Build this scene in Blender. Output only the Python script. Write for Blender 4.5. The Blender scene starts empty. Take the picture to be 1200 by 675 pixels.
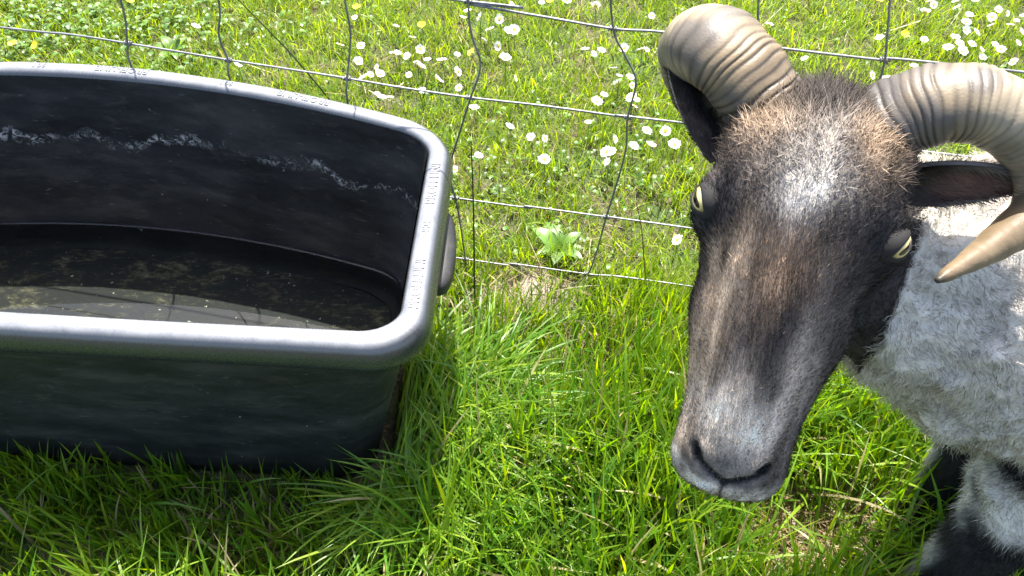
import bpy, math, random
import numpy as np
from mathutils import Vector

rng = np.random.default_rng(7)
random.seed(7)
scene = bpy.context.scene
col = scene.collection

# ------------------------------------------------------------------ camera
CAM_H, PITCH, FPX = 1.15, math.radians(50), 1000.0      # f in photograph pixels (1200 wide)
cam_d = bpy.data.cameras.new('camera')
cam_d.sensor_width = 36.0
cam_d.lens = 36.0 * FPX / 1200.0
cam_d.clip_start = 0.02
cam_d.clip_end = 500
cam = bpy.data.objects.new('camera', cam_d)
cam.location = (0, 0, CAM_H)
cam.rotation_euler = (math.radians(90) - PITCH, 0, 0)
col.objects.link(cam)
scene.camera = cam

# ------------------------------------------------------------------ sky, sun, exposure
SUN_EL, SUN_AZ = math.radians(66), math.radians(2)     # azimuth from +Y, negative = to the left
world = bpy.data.worlds.new('World')
scene.world = world
world.use_nodes = True
wn = world.node_tree
wn.nodes.clear()
sky = wn.nodes.new('ShaderNodeTexSky')
sky.sky_type = 'NISHITA'
sky.sun_disc = False
sky.sun_elevation = SUN_EL
sky.sun_rotation = SUN_AZ
sky.air_density = 0.9
sky.dust_density = 3.0
sky.ozone_density = 0.4
bg = wn.nodes.new('ShaderNodeBackground')
bg.inputs['Strength'].default_value = 0.15
wo = wn.nodes.new('ShaderNodeOutputWorld')
wn.links.new(sky.outputs[0], bg.inputs[0])
wn.links.new(bg.outputs[0], wo.inputs[0])
sun_vec = Vector((math.cos(SUN_EL) * math.sin(SUN_AZ), math.cos(SUN_EL) * math.cos(SUN_AZ), math.sin(SUN_EL)))
sl = bpy.data.lights.new('sun', 'SUN')
sl.energy = 5.0
sl.angle = math.radians(0.5)
sl.color = (1.0, 0.95, 0.87)
so = bpy.data.objects.new('sun', sl)
so.rotation_euler = (-sun_vec).to_track_quat('-Z', 'Y').to_euler()
so.location = sun_vec * 20
col.objects.link(so)
vs = scene.view_settings
vs.view_transform = 'Standard'
vs.look = 'None'
vs.gamma = 1.0
vs.use_curve_mapping = False
vs.exposure = 1.75

# ------------------------------------------------------------------ helpers
CAM = np.array([0, 0, CAM_H])
FWD = np.array([0, math.cos(PITCH), -math.sin(PITCH)])
DWN = np.array([0, -math.sin(PITCH), -math.cos(PITCH)])
RGT = np.array([1.0, 0, 0])


def ray(px, py):
    return FWD + (px - 600) / FPX * RGT + (py - 337.5) / FPX * DWN


def at(px, py, t):
    return CAM + t * ray(px, py)


def on_plane(px, py, z=0.0):
    d = ray(px, py)
    return CAM + (CAM_H - z) / -d[2] * d


def norm(v):
    v = np.asarray(v, float)
    return v / (np.linalg.norm(v, axis=-1, keepdims=True) + 1e-12)


def smooth(a, b, x):
    t = np.clip((x - a) / (b - a), 0, 1)
    return t * t * (3 - 2 * t)


def vnoise(p, scale=1.0, seed=0):
    """value noise in 3D, -1..1"""
    p = np.asarray(p, float) * scale + seed * 17.13
    i = np.floor(p).astype(np.int64)
    f = p - i
    f = f * f * (3 - 2 * f)

    def h(ix, iy, iz):
        n = (ix * 374761393 + iy * 668265263 + iz * 2147483647 + seed * 144665) & 0x7fffffff
        n = ((n ^ (n >> 13)) * 1274126177) & 0x7fffffff
        n = (n ^ (n >> 16)) & 0xffff
        return n / 32767.5 - 1.0
    r = 0
    for dx in (0, 1):
        wx = f[..., 0] if dx else 1 - f[..., 0]
        for dy in (0, 1):
            wy = f[..., 1] if dy else 1 - f[..., 1]
            for dz in (0, 1):
                wz = f[..., 2] if dz else 1 - f[..., 2]
                r = r + wx * wy * wz * h(i[..., 0] + dx, i[..., 1] + dy, i[..., 2] + dz)
    return r


def fbm(p, scale, oct=3, seed=0):
    r, a = 0, 1.0
    for k in range(oct):
        r = r + a * vnoise(p, scale * 2 ** k, seed + k)
        a *= 0.5
    return r


def tag(o, label=None, cat=None, group=None, kind=None):
    if label: o['label'] = label
    if cat: o['category'] = cat
    if group: o['group'] = group
    if kind: o['kind'] = kind
    return o


def mesh_np(name, V, F=None, loops=None, starts=None, smooth_shade=True):
    """mesh from vertices and faces (list of index lists, or flat loops + starts)"""
    me = bpy.data.meshes.new(name)
    V = np.ascontiguousarray(V, dtype=np.float32)
    if F is not None:
        if isinstance(F, np.ndarray):
            starts = np.arange(0, F.size, F.shape[1])
            loops = F.ravel()
        else:
            lens = [len(f) for f in F]
            starts = np.concatenate([[0], np.cumsum(lens)[:-1]])
            loops = np.array([i for f in F for i in f])
    me.vertices.add(len(V))
    me.vertices.foreach_set('co', V.ravel())
    me.loops.add(len(loops))
    me.loops.foreach_set('vertex_index', np.ascontiguousarray(loops, dtype=np.int32))
    me.polygons.add(len(starts))
    me.polygons.foreach_set('loop_start', np.ascontiguousarray(starts, dtype=np.int32))
    if smooth_shade:
        me.polygons.foreach_set('use_smooth', np.ones(len(starts), dtype=bool))
    me.update(calc_edges=True)
    me.validate()
    return me


def set_color(me, name, C):
    a = me.attributes.new(name, 'FLOAT_COLOR', 'POINT')
    C = np.asarray(C, dtype=np.float32)
    if C.shape[1] == 3:
        C = np.concatenate([C, np.ones((len(C), 1), np.float32)], 1)
    a.data.foreach_set('color', np.ascontiguousarray(C).ravel())


def set_vec(me, name, N):
    a = me.attributes.new(name, 'FLOAT_VECTOR', 'POINT')
    a.data.foreach_set('vector', np.ascontiguousarray(N, dtype=np.float32).ravel())


def link(name, me, mat, parent=None):
    o = bpy.data.objects.new(name, me)
    if mat is not None:
        for m in (mat if isinstance(mat, (list, tuple)) else [mat]):
            me.materials.append(m)
    col.objects.link(o)
    if parent is not None:
        o.parent = parent
    return o


def empty(name, loc):
    o = bpy.data.objects.new(name, None)
    o.location = loc
    o.empty_display_size = 0.05
    col.objects.link(o)
    return o


def copy_tree(o, parent=None):
    c = o.copy()
    col.objects.link(c)
    c.parent = parent
    for k, v in o.items():
        if k in ('label', 'category', 'group', 'kind'):
            c[k] = v
    for ch in [x for x in bpy.data.objects if x.parent == o]:
        copy_tree(ch, c)
    return c


def tube(path, rad, sides=8, cap=True):
    path = np.asarray(path, float)
    n = len(path)
    rad = np.broadcast_to(np.asarray(rad, float), (n,))
    T = norm(np.gradient(path, axis=0))
    up = np.array([0, 0, 1.0]) if abs(T[0][2]) < 0.9 else np.array([1.0, 0, 0])
    U = np.zeros_like(path)
    u = norm(np.cross(T[0], up))
    for i in range(n):
        u = norm(u - T[i] * np.dot(u, T[i]))
        U[i] = u
    W = np.cross(T, U)
    th = np.linspace(0, 2 * np.pi, sides, endpoint=False)
    V = path[:, None] + rad[:, None, None] * (np.cos(th)[None, :, None] * U[:, None] + np.sin(th)[None, :, None] * W[:, None])
    V = V.reshape(-1, 3)
    F = []
    for i in range(n - 1):
        for j in range(sides):
            k = (j + 1) % sides
            F.append([i * sides + j, i * sides + k, (i + 1) * sides + k, (i + 1) * sides + j])
    if cap:
        F.append(list(range(sides))[::-1])
        F.append([(n - 1) * sides + j for j in range(sides)])
    return V, F


def catmull(P, n, extra=None):
    P = np.asarray(P, float)
    Q = np.vstack([2 * P[0] - P[1], P, 2 * P[-1] - P[-2]])
    out = []
    t = np.linspace(0, len(P) - 1, n)
    for q in t:
        i = min(int(q), len(P) - 2)
        u = q - i
        a, b, c, d = Q[i], Q[i + 1], Q[i + 2], Q[i + 3]
        out.append(0.5 * (2 * b + (c - a) * u + (2 * a - 5 * b + 4 * c - d) * u * u + (3 * b - a - 3 * c + d) * u ** 3))
    return np.array(out)


def join(parts):
    Vs, Fs, o = [], [], 0
    for V, F in parts:
        Vs.append(np.asarray(V))
        Fs += [[i + o for i in f] for f in F]
        o += len(V)
    return np.vstack(Vs), Fs


# ------------------------------------------------------------------ material helpers
class NT:
    def __init__(s, name):
        s.m = bpy.data.materials.new(name)
        s.m.use_nodes = True
        s.t = s.m.node_tree
        s.t.nodes.clear()
        s.out = s.n('ShaderNodeOutputMaterial')

    def n(s, typ, **kw):
        nd = s.t.nodes.new(typ)
        for k, v in kw.items():
            if hasattr(nd, k) and not k.startswith('i_'):
                setattr(nd, k, v)
        return nd

    def l(s, a, b):
        s.t.links.new(a, b)

    def noise(s, vec, scale, detail=3, rough=0.55, dist=0.0):
        nd = s.n('ShaderNodeTexNoise')
        nd.inputs['Scale'].default_value = scale
        nd.inputs['Detail'].default_value = detail
        nd.inputs['Roughness'].default_value = rough
        nd.inputs['Distortion'].default_value = dist
        if vec is not None: s.l(vec, nd.inputs['Vector'])
        return nd.outputs['Fac']

    def ramp(s, fac, stops):
        r = s.n('ShaderNodeValToRGB')
        e = r.color_ramp.elements
        while len(e) < len(stops): e.new(0.5)
        for q, (p, c) in zip(e, stops):
            q.position = p
            q.color = c if len(c) == 4 else (*c, 1)
        s.l(fac, r.inputs[0])
        return r.outputs[0]

    def math(s, op, a, b=None, clamp=False):
        m = s.n('ShaderNodeMath')
        m.operation = op
        m.use_clamp = clamp
        for i, x in enumerate((a, b)):
            if x is None: continue
            if isinstance(x, (int, float)): m.inputs[i].default_value = x
            else: s.l(x, m.inputs[i])
        return m.outputs[0]

    def mix(s, fac, a, b):
        m = s.n('ShaderNodeMix')
        m.data_type = 'RGBA'
        for x, i in ((fac, 0), (a, 6), (b, 7)):
            if isinstance(x, (int, float)): m.inputs[i].default_value = x
            elif isinstance(x, tuple): m.inputs[i].default_value = x if len(x) == 4 else (*x, 1)
            else: s.l(x, m.inputs[i])
        return m.outputs[2]

    def bsdf(s, color=None, rough=0.5, **kw):
        b = s.n('ShaderNodeBsdfPrincipled')
        if color is not None:
            if isinstance(color, tuple): b.inputs['Base Color'].default_value = (*color, 1)
            else: s.l(color, b.inputs['Base Color'])
        if isinstance(rough, (int, float)): b.inputs['Roughness'].default_value = rough
        else: s.l(rough, b.inputs['Roughness'])
        for k, v in kw.items():
            b.inputs[k.replace('_', ' ')].default_value = v
        return b

    def bump(s, h, strength, dist, b):
        bp = s.n('ShaderNodeBump')
        bp.inputs['Strength'].default_value = strength
        bp.inputs['Distance'].default_value = dist
        s.l(h, bp.inputs['Height'])
        s.l(bp.outputs[0], b.inputs['Normal'])
        return bp

    def done(s, sh):
        s.l(sh, s.out.inputs['Surface'])
        return s.m


def leaf_mat(name, trans=0.45, rough=0.45, attr='col', spec=0.35):
    k = NT(name)
    a = k.n('ShaderNodeAttribute')
    a.attribute_name = attr
    b = k.bsdf(a.outputs['Color'], rough)
    b.inputs['Specular IOR Level'].default_value = spec
    tr = k.n('ShaderNodeBsdfTranslucent')
    hs = k.n('ShaderNodeHueSaturation')
    hs.inputs['Hue'].default_value = 0.485
    hs.inputs['Saturation'].default_value = 1.1
    hs.inputs['Value'].default_value = 1.5
    k.l(a.outputs['Color'], hs.inputs['Color'])
    k.l(hs.outputs[0], tr.inputs['Color'])
    mx = k.n('ShaderNodeMixShader')
    mx.inputs[0].default_value = trans
    k.l(b.outputs[0], mx.inputs[1])
    k.l(tr.outputs[0], mx.inputs[2])
    return k.done(mx.outputs[0])


def fur_mat(name, trans=0.3, rough=0.55, spec=0.25):
    k = NT(name)
    a = k.n('ShaderNodeAttribute'); a.attribute_name = 'col'
    nn = k.n('ShaderNodeAttribute'); nn.attribute_name = 'nrm'
    b = k.bsdf(a.outputs['Color'], rough)
    b.inputs['Specular IOR Level'].default_value = spec
    k.l(nn.outputs['Vector'], b.inputs['Normal'])
    tr = k.n('ShaderNodeBsdfTranslucent')
    k.l(a.outputs['Color'], tr.inputs['Color'])
    mx = k.n('ShaderNodeMixShader')
    mx.inputs[0].default_value = trans
    k.l(b.outputs[0], mx.inputs[1]); k.l(tr.outputs[0], mx.inputs[2])
    return k.done(mx.outputs[0])


def attr_mat(name, rough=0.6, spec=0.4, bump_scale=None, bump_amt=0.3, bump_dist=0.001):
    k = NT(name)
    a = k.n('ShaderNodeAttribute'); a.attribute_name = 'col'
    b = k.bsdf(a.outputs['Color'], rough)
    b.inputs['Specular IOR Level'].default_value = spec
    if bump_scale:
        tc = k.n('ShaderNodeTexCoord')
        k.bump(k.noise(tc.outputs['Object'], bump_scale, 5), bump_amt, bump_dist, b)
    return k.done(b.outputs[0])


def flat_mat(name, color, rough=0.5, **kw):
    k = NT(name)
    tc = k.n('ShaderNodeTexCoord')
    n = k.noise(tc.outputs['Object'], kw.pop('nscale', 120), 3)
    c = k.mix(n, tuple(x * 0.75 for x in color), tuple(min(1, x * 1.2) for x in color))
    b = k.bsdf(c, rough, **kw)
    return k.done(b.outputs[0])


# ================================================================== TROUGH OUTLINE (needed by ground and grass)
HR = 0.38
XR0, XL0 = -0.088, -1.19


def near_y(X): return 0.549 + 0.066 * (-0.1 - X)
def far_y(X): return 1.106 - 0.318 * (X + 0.80) ** 2


def outline(z, n, f, r, l, rad, N=48, bow=1.0):
    """closed rounded outline at height z with the four insets; same count for every level"""
    W, D = (XR0 - r) - (XL0 + l), 0.46
    pts = []
    # rounded rectangle in (u along, v across), start at near-right corner, counterclockwise
    cs = [(W / 2 - rad, -D / 2 + rad, -90), (W / 2 - rad, D / 2 - rad, 0), (-W / 2 + rad, D / 2 - rad, 90), (-W / 2 + rad, -D / 2 + rad, 180)]
    NA = 10
    for i, (cx, cy, a0) in enumerate(cs):
        for k in range(NA + 1):
            a = math.radians(a0 + 90 * k / NA)
            pts.append((cx + rad * math.cos(a), cy + rad * math.sin(a)))
        nx, ny, na = cs[(i + 1) % 4]
        a = math.radians(na)
        p0 = pts[-1]
        p1 = (nx + rad * math.cos(a), ny + rad * math.sin(a))
        m = N if i in (1, 3) else N // 3
        for k in range(1, m):
            pts.append((p0[0] + (p1[0] - p0[0]) * k / m, p0[1] + (p1[1] - p0[1]) * k / m))
    pts = np.array(pts)
    v = (pts[:, 1] + D / 2) / D
    X = (XL0 + l) + (pts[:, 0] + W / 2) / W * W + (v - 0.5) * 0.018 * (pts[:, 0] / (W / 2))
    yn, yf = near_y(X) + n, far_y(X) - f
    Y = yn + (yf - yn) * v
    return np.column_stack([X, Y, np.full(len(X), z)])


# outer insets by height for the volume test
OUT_LV = [(-0.02, .034, .090, .105, .105), (0.0, .034, .090, .105, .105), (0.325, .022, .030, .030, .030), (0.345, .0, .0, .0, .0), (HR + .005, .0, .0, .0, .0)]


def in_trough(P, margin=0.004):
    z = P[..., 2]
    zs = [a[0] for a in OUT_LV]
    n, f, r, l = [np.interp(z, zs, [a[i] for a in OUT_LV]) for i in (1, 2, 3, 4)]
    X, Y = P[..., 0], P[..., 1]
    return (X < XR0 - r + margin + .006) & (X > XL0 + l - margin) & (Y > near_y(X) + n - margin) & (Y < far_y(X) - f + margin) & (z < HR + .01)


# fence plane
FY0, FS = 0.985, 0.2


def fence_y(X): return FY0 - FS * X


# ================================================================== GROUND
MOUND = on_plane(618, 335, 0.015)[:2]
BARE = on_plane(925, 612, 0.0)[:2]
TROD = on_plane(640, 455, 0.0)[:2]


def ground_z(X, Y):
    p = np.stack([X, Y, np.zeros_like(X)], -1)
    z = 0.012 * fbm(p, 2.2, 3, 3)
    d2 = ((X - MOUND[0]) / 0.075) ** 2 + ((Y - MOUND[1]) / 0.055) ** 2
    z = z + 0.022 * np.exp(-d2) * (1 + 0.25 * vnoise(p, 60, 5))
    inside = (X > XL0 - .1) & (X < XR0 + .1) & (Y > .45) & (Y < 1.2)
    z = np.where(inside, np.minimum(z, -0.002), z)
    return z


gx = np.concatenate([np.linspace(-60, -2.6, 12)[:-1], np.linspace(-2.6, 2.6, 240), np.linspace(2.6, 60, 12)[1:]])
gy = np.concatenate([np.linspace(-40, -0.4, 10)[:-1], np.linspace(-0.4, 3.6, 190), np.linspace(3.6, 80, 14)[1:]])
GX, GY = np.meshgrid(gx, gy, indexing='ij')
GV = np.stack([GX, GY, ground_z(GX, GY)], -1).reshape(-1, 3)
ni, nj = GX.shape
ii, jj = np.meshgrid(np.arange(ni - 1), np.arange(nj - 1), indexing='ij')
b0 = (ii * nj + jj).ravel()
GF = np.stack([b0, b0 + nj, b0 + nj + 1, b0 + 1], 1)
k = NT('soil_and_thatch')
tc = k.n('ShaderNodeTexCoord')
n1 = k.noise(tc.outputs['Object'], 9, 4)
n2 = k.noise(tc.outputs['Object'], 140, 4, 0.7)
c1 = k.ramp(n2, [(0.3, (0.030, 0.024, 0.014)), (0.55, (0.075, 0.062, 0.034)), (0.75, (0.17, 0.145, 0.085))])
c2 = k.ramp(n2, [(0.3, (0.022, 0.04, 0.008)), (0.7, (0.06, 0.10, 0.02))])
cc = k.mix(k.ramp(n1, [(0.42, (0, 0, 0)), (0.6, (1, 1, 1))]), c1, c2)
at_ = k.n('ShaderNodeAttribute'); at_.attribute_name = 'soil'
n3 = k.noise(tc.outputs['Object'], 420, 3, 0.6)
c3 = k.ramp(n3, [(0.3, (0.12, 0.10, 0.075)), (0.55, (0.25, 0.215, 0.17)), (0.8, (0.42, 0.38, 0.31))])
cc = k.mix(at_.outputs['Fac'], cc, c3)
b = k.bsdf(cc, 0.95)
k.bump(n2, 0.8, 0.006, b)
m_ground = k.done(b.outputs[0])
me = mesh_np('ground', GV, GF)
d2 = ((GV[:, 0] - MOUND[0]) / 0.085) ** 2 + ((GV[:, 1] - MOUND[1]) / 0.065) ** 2
sm = np.clip(1.35 * np.exp(-d2) + 0.3 * vnoise(GV, 25, 9) - 0.25, 0, 1)
set_color(me, 'soil', np.stack([sm, sm, sm], 1))
tag(link('ground', me, m_ground), 'uneven ground of dark soil and thatch under the pasture grass', kind='structure')

# ================================================================== TROUGH
k = NT('black_plastic')
tc = k.n('ShaderNodeTexCoord')
ob = tc.outputs['Object']
mp = k.n('ShaderNodeMapping'); mp.inputs['Scale'].default_value = (1, 1, 3.0)
k.l(ob, mp.inputs['Vector'])
sep = k.n('ShaderNodeSeparateXYZ'); k.l(ob, sep.inputs[0])
nA = k.noise(mp.outputs[0], 7, 6, 0.65)
base = k.ramp(nA, [(0.30, (0.009, 0.010, 0.010)), (0.52, (0.021, 0.022, 0.022)), (0.75, (0.050, 0.048, 0.043))])
# dirt film: brownish smears
nB = k.noise(mp.outputs[0], 16, 8, 0.7, 0.6)
dirt = k.ramp(nB, [(0.55, (0, 0, 0)), (0.72, (1, 1, 1))])
base = k.mix(k.math('MULTIPLY', dirt, 0.45), base, (0.075, 0.068, 0.052))
# small scratches
mp2 = k.n('ShaderNodeMapping'); mp2.inputs['Scale'].default_value = (8, 8, 60.0); mp2.inputs['Rotation'].default_value = (0.1, 0.15, 0.1)
k.l(ob, mp2.inputs['Vector'])
nC = k.noise(mp2.outputs[0], 5, 4, 0.6, 0.3)
scr = k.ramp(nC, [(0.66, (0, 0, 0)), (0.74, (1, 1, 1))])
base = k.mix(k.math('MULTIPLY', scr, 0.5), base, (0.22, 0.22, 0.20))
# dried scum line on the inside walls
inn = k.n('ShaderNodeAttribute'); inn.attribute_name = 'inner'
nD = k.noise(ob, 11, 3, 0.6)
zline = k.math('ADD', 0.268, k.math('MULTIPLY', k.math('SUBTRACT', nD, 0.5), 0.075))
dz = k.math('ABSOLUTE', k.math('SUBTRACT', sep.outputs['Z'], zline))
band = k.math('SUBTRACT', 1.0, k.math('DIVIDE', dz, 0.0105), True)
nE = k.noise(ob, 95, 6, 0.75, 1.2)
nF = k.noise(ob, 8, 2)
sc_ = k.math('MULTIPLY', band, k.ramp(nE, [(0.50, (0, 0, 0)), (0.60, (1, 1, 1))]))
sc_ = k.math('MULTIPLY', sc_, k.ramp(nF, [(0.36, (0, 0, 0)), (0.52, (1, 1, 1))]))
sc_ = k.math('MULTIPLY', sc_, inn.outputs['Fac'])
base = k.mix(k.math('MULTIPLY', sc_, 0.85), base, (0.56, 0.54, 0.49))
# drips and specks
nG = k.noise(ob, 60, 3, 0.5)
spk = k.math('MULTIPLY', k.ramp(nG, [(0.745, (0, 0, 0)), (0.77, (1, 1, 1))]), 0.7)
base = k.mix(spk, base, (0.55, 0.54, 0.46))
rg = k.ramp(nA, [(0.3, (0.38, 0.38, 0.38)), (0.75, (0.56, 0.56, 0.56))])
b = k.bsdf(base, rg)
b.inputs['Specular IOR Level'].default_value = 0.24
k.bump(k.noise(ob, 240, 4, 0.6), 0.12, 0.002, b)
m_plastic = k.done(b.outputs[0])

k = NT('trough_floor_sediment')
tc = k.n('ShaderNodeTexCoord'); ob = tc.outputs['Object']
mp = k.n('ShaderNodeMapping'); mp.inputs['Scale'].default_value = (1.0, 2.2, 1.0)
k.l(ob, mp.inputs['Vector'])
nA = k.noise(mp.outputs[0], 14, 8, 0.72, 0.8)
nB = k.noise(mp.outputs[0], 70, 6, 0.75, 0.5)
nL = k.noise(ob, 4.5, 2)
v = k.math('ADD', k.math('ADD', k.math('MULTIPLY', nA, 0.5), k.math('MULTIPLY', nB, 0.5)), k.math('MULTIPLY', k.math('SUBTRACT', nL, 0.5), 0.35))
c = k.ramp(v, [(0.48, (0.005, 0.007, 0.012)), (0.53, (0.012, 0.013, 0.013)), (0.58, (0.065, 0.06, 0.040)), (0.66, (0.21, 0.195, 0.135))])
nS = k.noise(ob, 130, 2, 0.5)
c = k.mix(k.ramp(nS, [(0.73, (0, 0, 0)), (0.75, (1, 1, 1))]), c, (0.5, 0.5, 0.42))
b = k.bsdf(c, 0.7)
k.bump(v, 0.4, 0.004, b)
m_floor = k.done(b.outputs[0])

k = NT('rim_painted_gloss')
tc = k.n('ShaderNodeTexCoord'); ob = tc.outputs['Object']
nA = k.noise(ob, 40, 7, 0.7)
nB = k.noise(ob, 300, 4, 0.7)
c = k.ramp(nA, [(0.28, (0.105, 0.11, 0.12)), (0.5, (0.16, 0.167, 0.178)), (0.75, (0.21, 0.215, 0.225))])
wr = k.n('ShaderNodeAttribute'); wr.attribute_name = 'painted_gloss'
c = k.mix(wr.outputs['Fac'], (0.022, 0.025, 0.029), c)  # black plastic; sun and sky gloss on the rim top painted into the colour
b = k.bsdf(c, k.ramp(nB, [(0.3, (0.22, 0.22, 0.22)), (0.7, (0.36, 0.36, 0.36))]))
b.inputs['Specular IOR Level'].default_value = 0.8
k.bump(nB, 0.15, 0.0008, b)
m_rim = k.done(b.outputs[0])

TB = np.array([-0.63, 0.80, 0.0])
trough = empty('feed_trough', TB)
tag(trough, 'black plastic feed trough with shiny rim standing in the grass by the fence', 'trough')


def loft(levels, cap_first=False, cap_last=False, wobble=0.0):
    M = len(levels[0])
    V = np.vstack(levels)
    if wobble:
        V = V.copy()
        q = V.copy()
        m = smooth(0.37, 0.30, V[:, 2]) * smooth(-0.01, 0.06, V[:, 2])
        V[:, 1] += wobble * m * fbm(q, 6, 2, 4)
        V[:, 0] += wobble * m * fbm(q, 6, 2, 14)
    F = []
    for i in range(len(levels) - 1):
        for j in range(M):
            kx = (j + 1) % M
            F.append([i * M + j, i * M + kx, (i + 1) * M + kx, (i + 1) * M + j])
    if cap_first: F.append(list(range(M))[::-1])
    if cap_last: F.append([(len(levels) - 1) * M + j for j in range(M)])
    return V, F


outer = []
for z, t, rad in [(0.0, 0.0, .07), (0.008, -.02, .072), (0.03, .05, .072), (0.08, .22, .07), (0.16, .46, .068), (0.24, .72, .066), (0.30, .92, .064), (0.325, 1.0, .062), (0.335, 1.0, .062)]:
    L = [a + (b_ - a) * t for a, b_ in zip((.034, .090, .105, .105), (.022, .030, .030, .030))]
    if z == 0: L = [x + .012 for x in L]
    outer.append(outline(z, *L, rad))
inner = []
for z, t, rad in [(0.372, 0.0, .045), (0.36, .04, .045), (0.30, .20, .045), (0.22, .48, .048), (0.15, .74, .05), (0.10, .92, .052), (0.07, 1.0, .055), (0.055, 1.08, .06), (0.050, 1.25, .065)]:
    L = [a + (b_ - a) * t for a, b_ in zip((.033, .036, .036, .036), (.066, .082, .100, .100))]
    inner.append(outline(z, *L, rad))
Vo, Fo = loft(outer, cap_first=True, wobble=0.003)
Vi, Fi = loft(inner, wobble=0.003)
# the floor is a denser sheet
M = len(inner[0])
cen = inner[-1].mean(0)
fl = [inner[-1] * (1 - q) + cen * q for q in (0, .15, .35, .6, .85)]
for q in fl: q[:, 2] = 0.050 + 0.0015 * vnoise(q, 12, 3)
fl[0][:, 2] = 0.050
Vf, Ff = loft(fl, cap_last=True)
nb = len(Vo)
V, F = join([(Vo, Fo), (Vi, [f[::-1] for f in Fi])])
F = [f[::-1] for f in F]
F = F
me = mesh_np('tub', V - TB, F)
isin = np.zeros(len(V)); isin[nb:] = 1
set_color(me, 'inner', np.stack([isin] * 3, 1))
link('tub', me, m_plastic, trough)
me = mesh_np('floor', Vf - TB, Ff)
link('floor', me, m_floor, trough)
# rolled rim
rl = []
for z, d, rad in [(0.3295, .036, .050), (0.328, .0215, .060), (0.331, .012, .064), (0.336, .004, .068), (0.345, .0, .070), (0.358, .0, .070), (0.368, .002, .069), (0.375, .006, .067), (0.379, .011, .064), (0.3802, .017, .061), (0.3802, .024, .056), (0.379, .029, .052), (0.375, .033, .048), (0.366, .0355, .046), (0.354, .0380, .046), (0.350, .0375, .046), (0.348, .030, .050)]:
    rl.append(outline(z, d, d, d, d, rad))
Vr, Fr = loft(rl)
q = Vr.copy()
Vr[:, 2] += 0.002 * vnoise(q, 5, 31) * smooth(0.33, 0.36, q[:, 2])
me = mesh_np('rim', Vr - TB, Fr)
wz_ = smooth(0.374, 0.380, q[:, 2]) * (0.85 + .15 * vnoise(q, 30, 5))  # mask of the painted gloss: flat top only, skirt stays black
set_color(me, 'painted_gloss', np.stack([wz_] * 3, 1))
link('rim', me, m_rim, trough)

# raised lettering on the rim, its feet towards the outside
rim_mid = outline(0.3802, .0195, .0195, .0195, .0195, .06)


def rim_path(side):
    P = rim_mid
    if side == 'right':
        m = (P[:, 0] > -0.13) & (P[:, 1] > 0.60) & (P[:, 1] < 0.92)
        Q = P[m]; return Q[np.argsort(Q[:, 1])]
    m = (P[:, 1] > 0.90) & (P[:, 0] < -0.15) & (P[:, 0] > -1.1)
    Q = P[m]; return Q[np.argsort(-Q[:, 0])]


def letter_mesh(txt, size):
    cu = bpy.data.curves.new('txt', 'FONT')
    cu.body = txt; cu.size = size; cu.extrude = 0.0011; cu.resolution_u = 3; cu.bevel_depth = 0.0002; cu.bevel_resolution = 0
    o = bpy.data.objects.new('txt', cu)
    col.objects.link(o)
    dg = bpy.context.evaluated_depsgraph_get()
    m = o.evaluated_get(dg).to_mesh()
    V = np.array([v.co[:] for v in m.vertices])
    F = [list(p.vertices) for p in m.polygons]
    o.evaluated_get(dg).to_mesh_clear()
    bpy.data.objects.remove(o); bpy.data.curves.remove(cu)
    return V, F


def lettering(txt, side, start, size=0.0165):
    V, F = letter_mesh(txt, size)
    Q = rim_path(side)
    s = np.concatenate([[0], np.cumsum(np.linalg.norm(np.diff(Q, axis=0), axis=1))])
    x = V[:, 0] + start
    px, py = np.interp(x, s, Q[:, 0]), np.interp(x, s, Q[:, 1])
    e = 0.004
    tx = np.interp(x + e, s, Q[:, 0]) - np.interp(x - e, s, Q[:, 0])
    ty = np.interp(x + e, s, Q[:, 1]) - np.interp(x - e, s, Q[:, 1])
    T = norm(np.stack([tx, ty], 1))
    N = np.stack([-T[:, 1], T[:, 0]], 1)      # left of travel = inwards
    h = V[:, 1] - size * 0.34
    W = np.column_stack([px + N[:, 0] * h, py + N[:, 1] * h, 0.3799 + V[:, 2] * 1.0])
    W[:, 2] += 0.002 * vnoise(np.column_stack([W[:, 0], W[:, 1], np.full(len(W), .38)]), 5, 31)
    me = mesh_np('lettering', W - TB, F, smooth_shade=False)
    set_color(me, 'painted_gloss', np.ones((len(W), 3)))
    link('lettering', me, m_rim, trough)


lettering('PROFI-LINE', 'right', 0.012)
lettering('90 l', 'right', 0.135, 0.013)
lettering('PROFI-LINE', 'right', 0.185)
for st in (0.11, 0.40, 0.70):
    lettering('PROFI-LINE', 'far', st)
lettering('90 l', 'far', 0.265, 0.013)
lettering('90 l', 'far', 0.56, 0.013)

# crescent grip under the right hand rim
ga = np.linspace(0, np.pi, 25)
gparts = []
gy0, gl = 0.765, 0.070
prof = []
for a in ga:
    yy = gy0 - gl * math.cos(a)
    o_ = math.sin(a) ** 0.8
    xb = XR0 + 0.002
    ring = [(xb - 0.022, yy, 0.338), (xb + 0.002 + 0.018 * o_, yy, 0.336), (xb + 0.005 + 0.02 * o_, yy, 0.330), (xb + 0.004 + 0.02 * o_, yy, 0.321 - .010 * o_), (xb + 0.0015 + 0.018 * o_, yy, 0.319 - .010 * o_), (xb + 0.000 + 0.016 * o_, yy, 0.327), (xb - 0.022, yy, 0.330)]
    prof.append([(a_x - (.013 if i_ not in (0, 6) else 0), a_y, a_z - .012) for i_, (a_x, a_y, a_z) in enumerate(ring)])
prof = np.array(prof)
Mg = prof.shape[1]
Fg = []
for i in range(len(ga) - 1):
    for j in range(Mg):
        kx = (j + 1) % Mg
        Fg.append([i * Mg + j, (i + 1) * Mg + j, (i + 1) * Mg + kx, i * Mg + kx])
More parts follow.
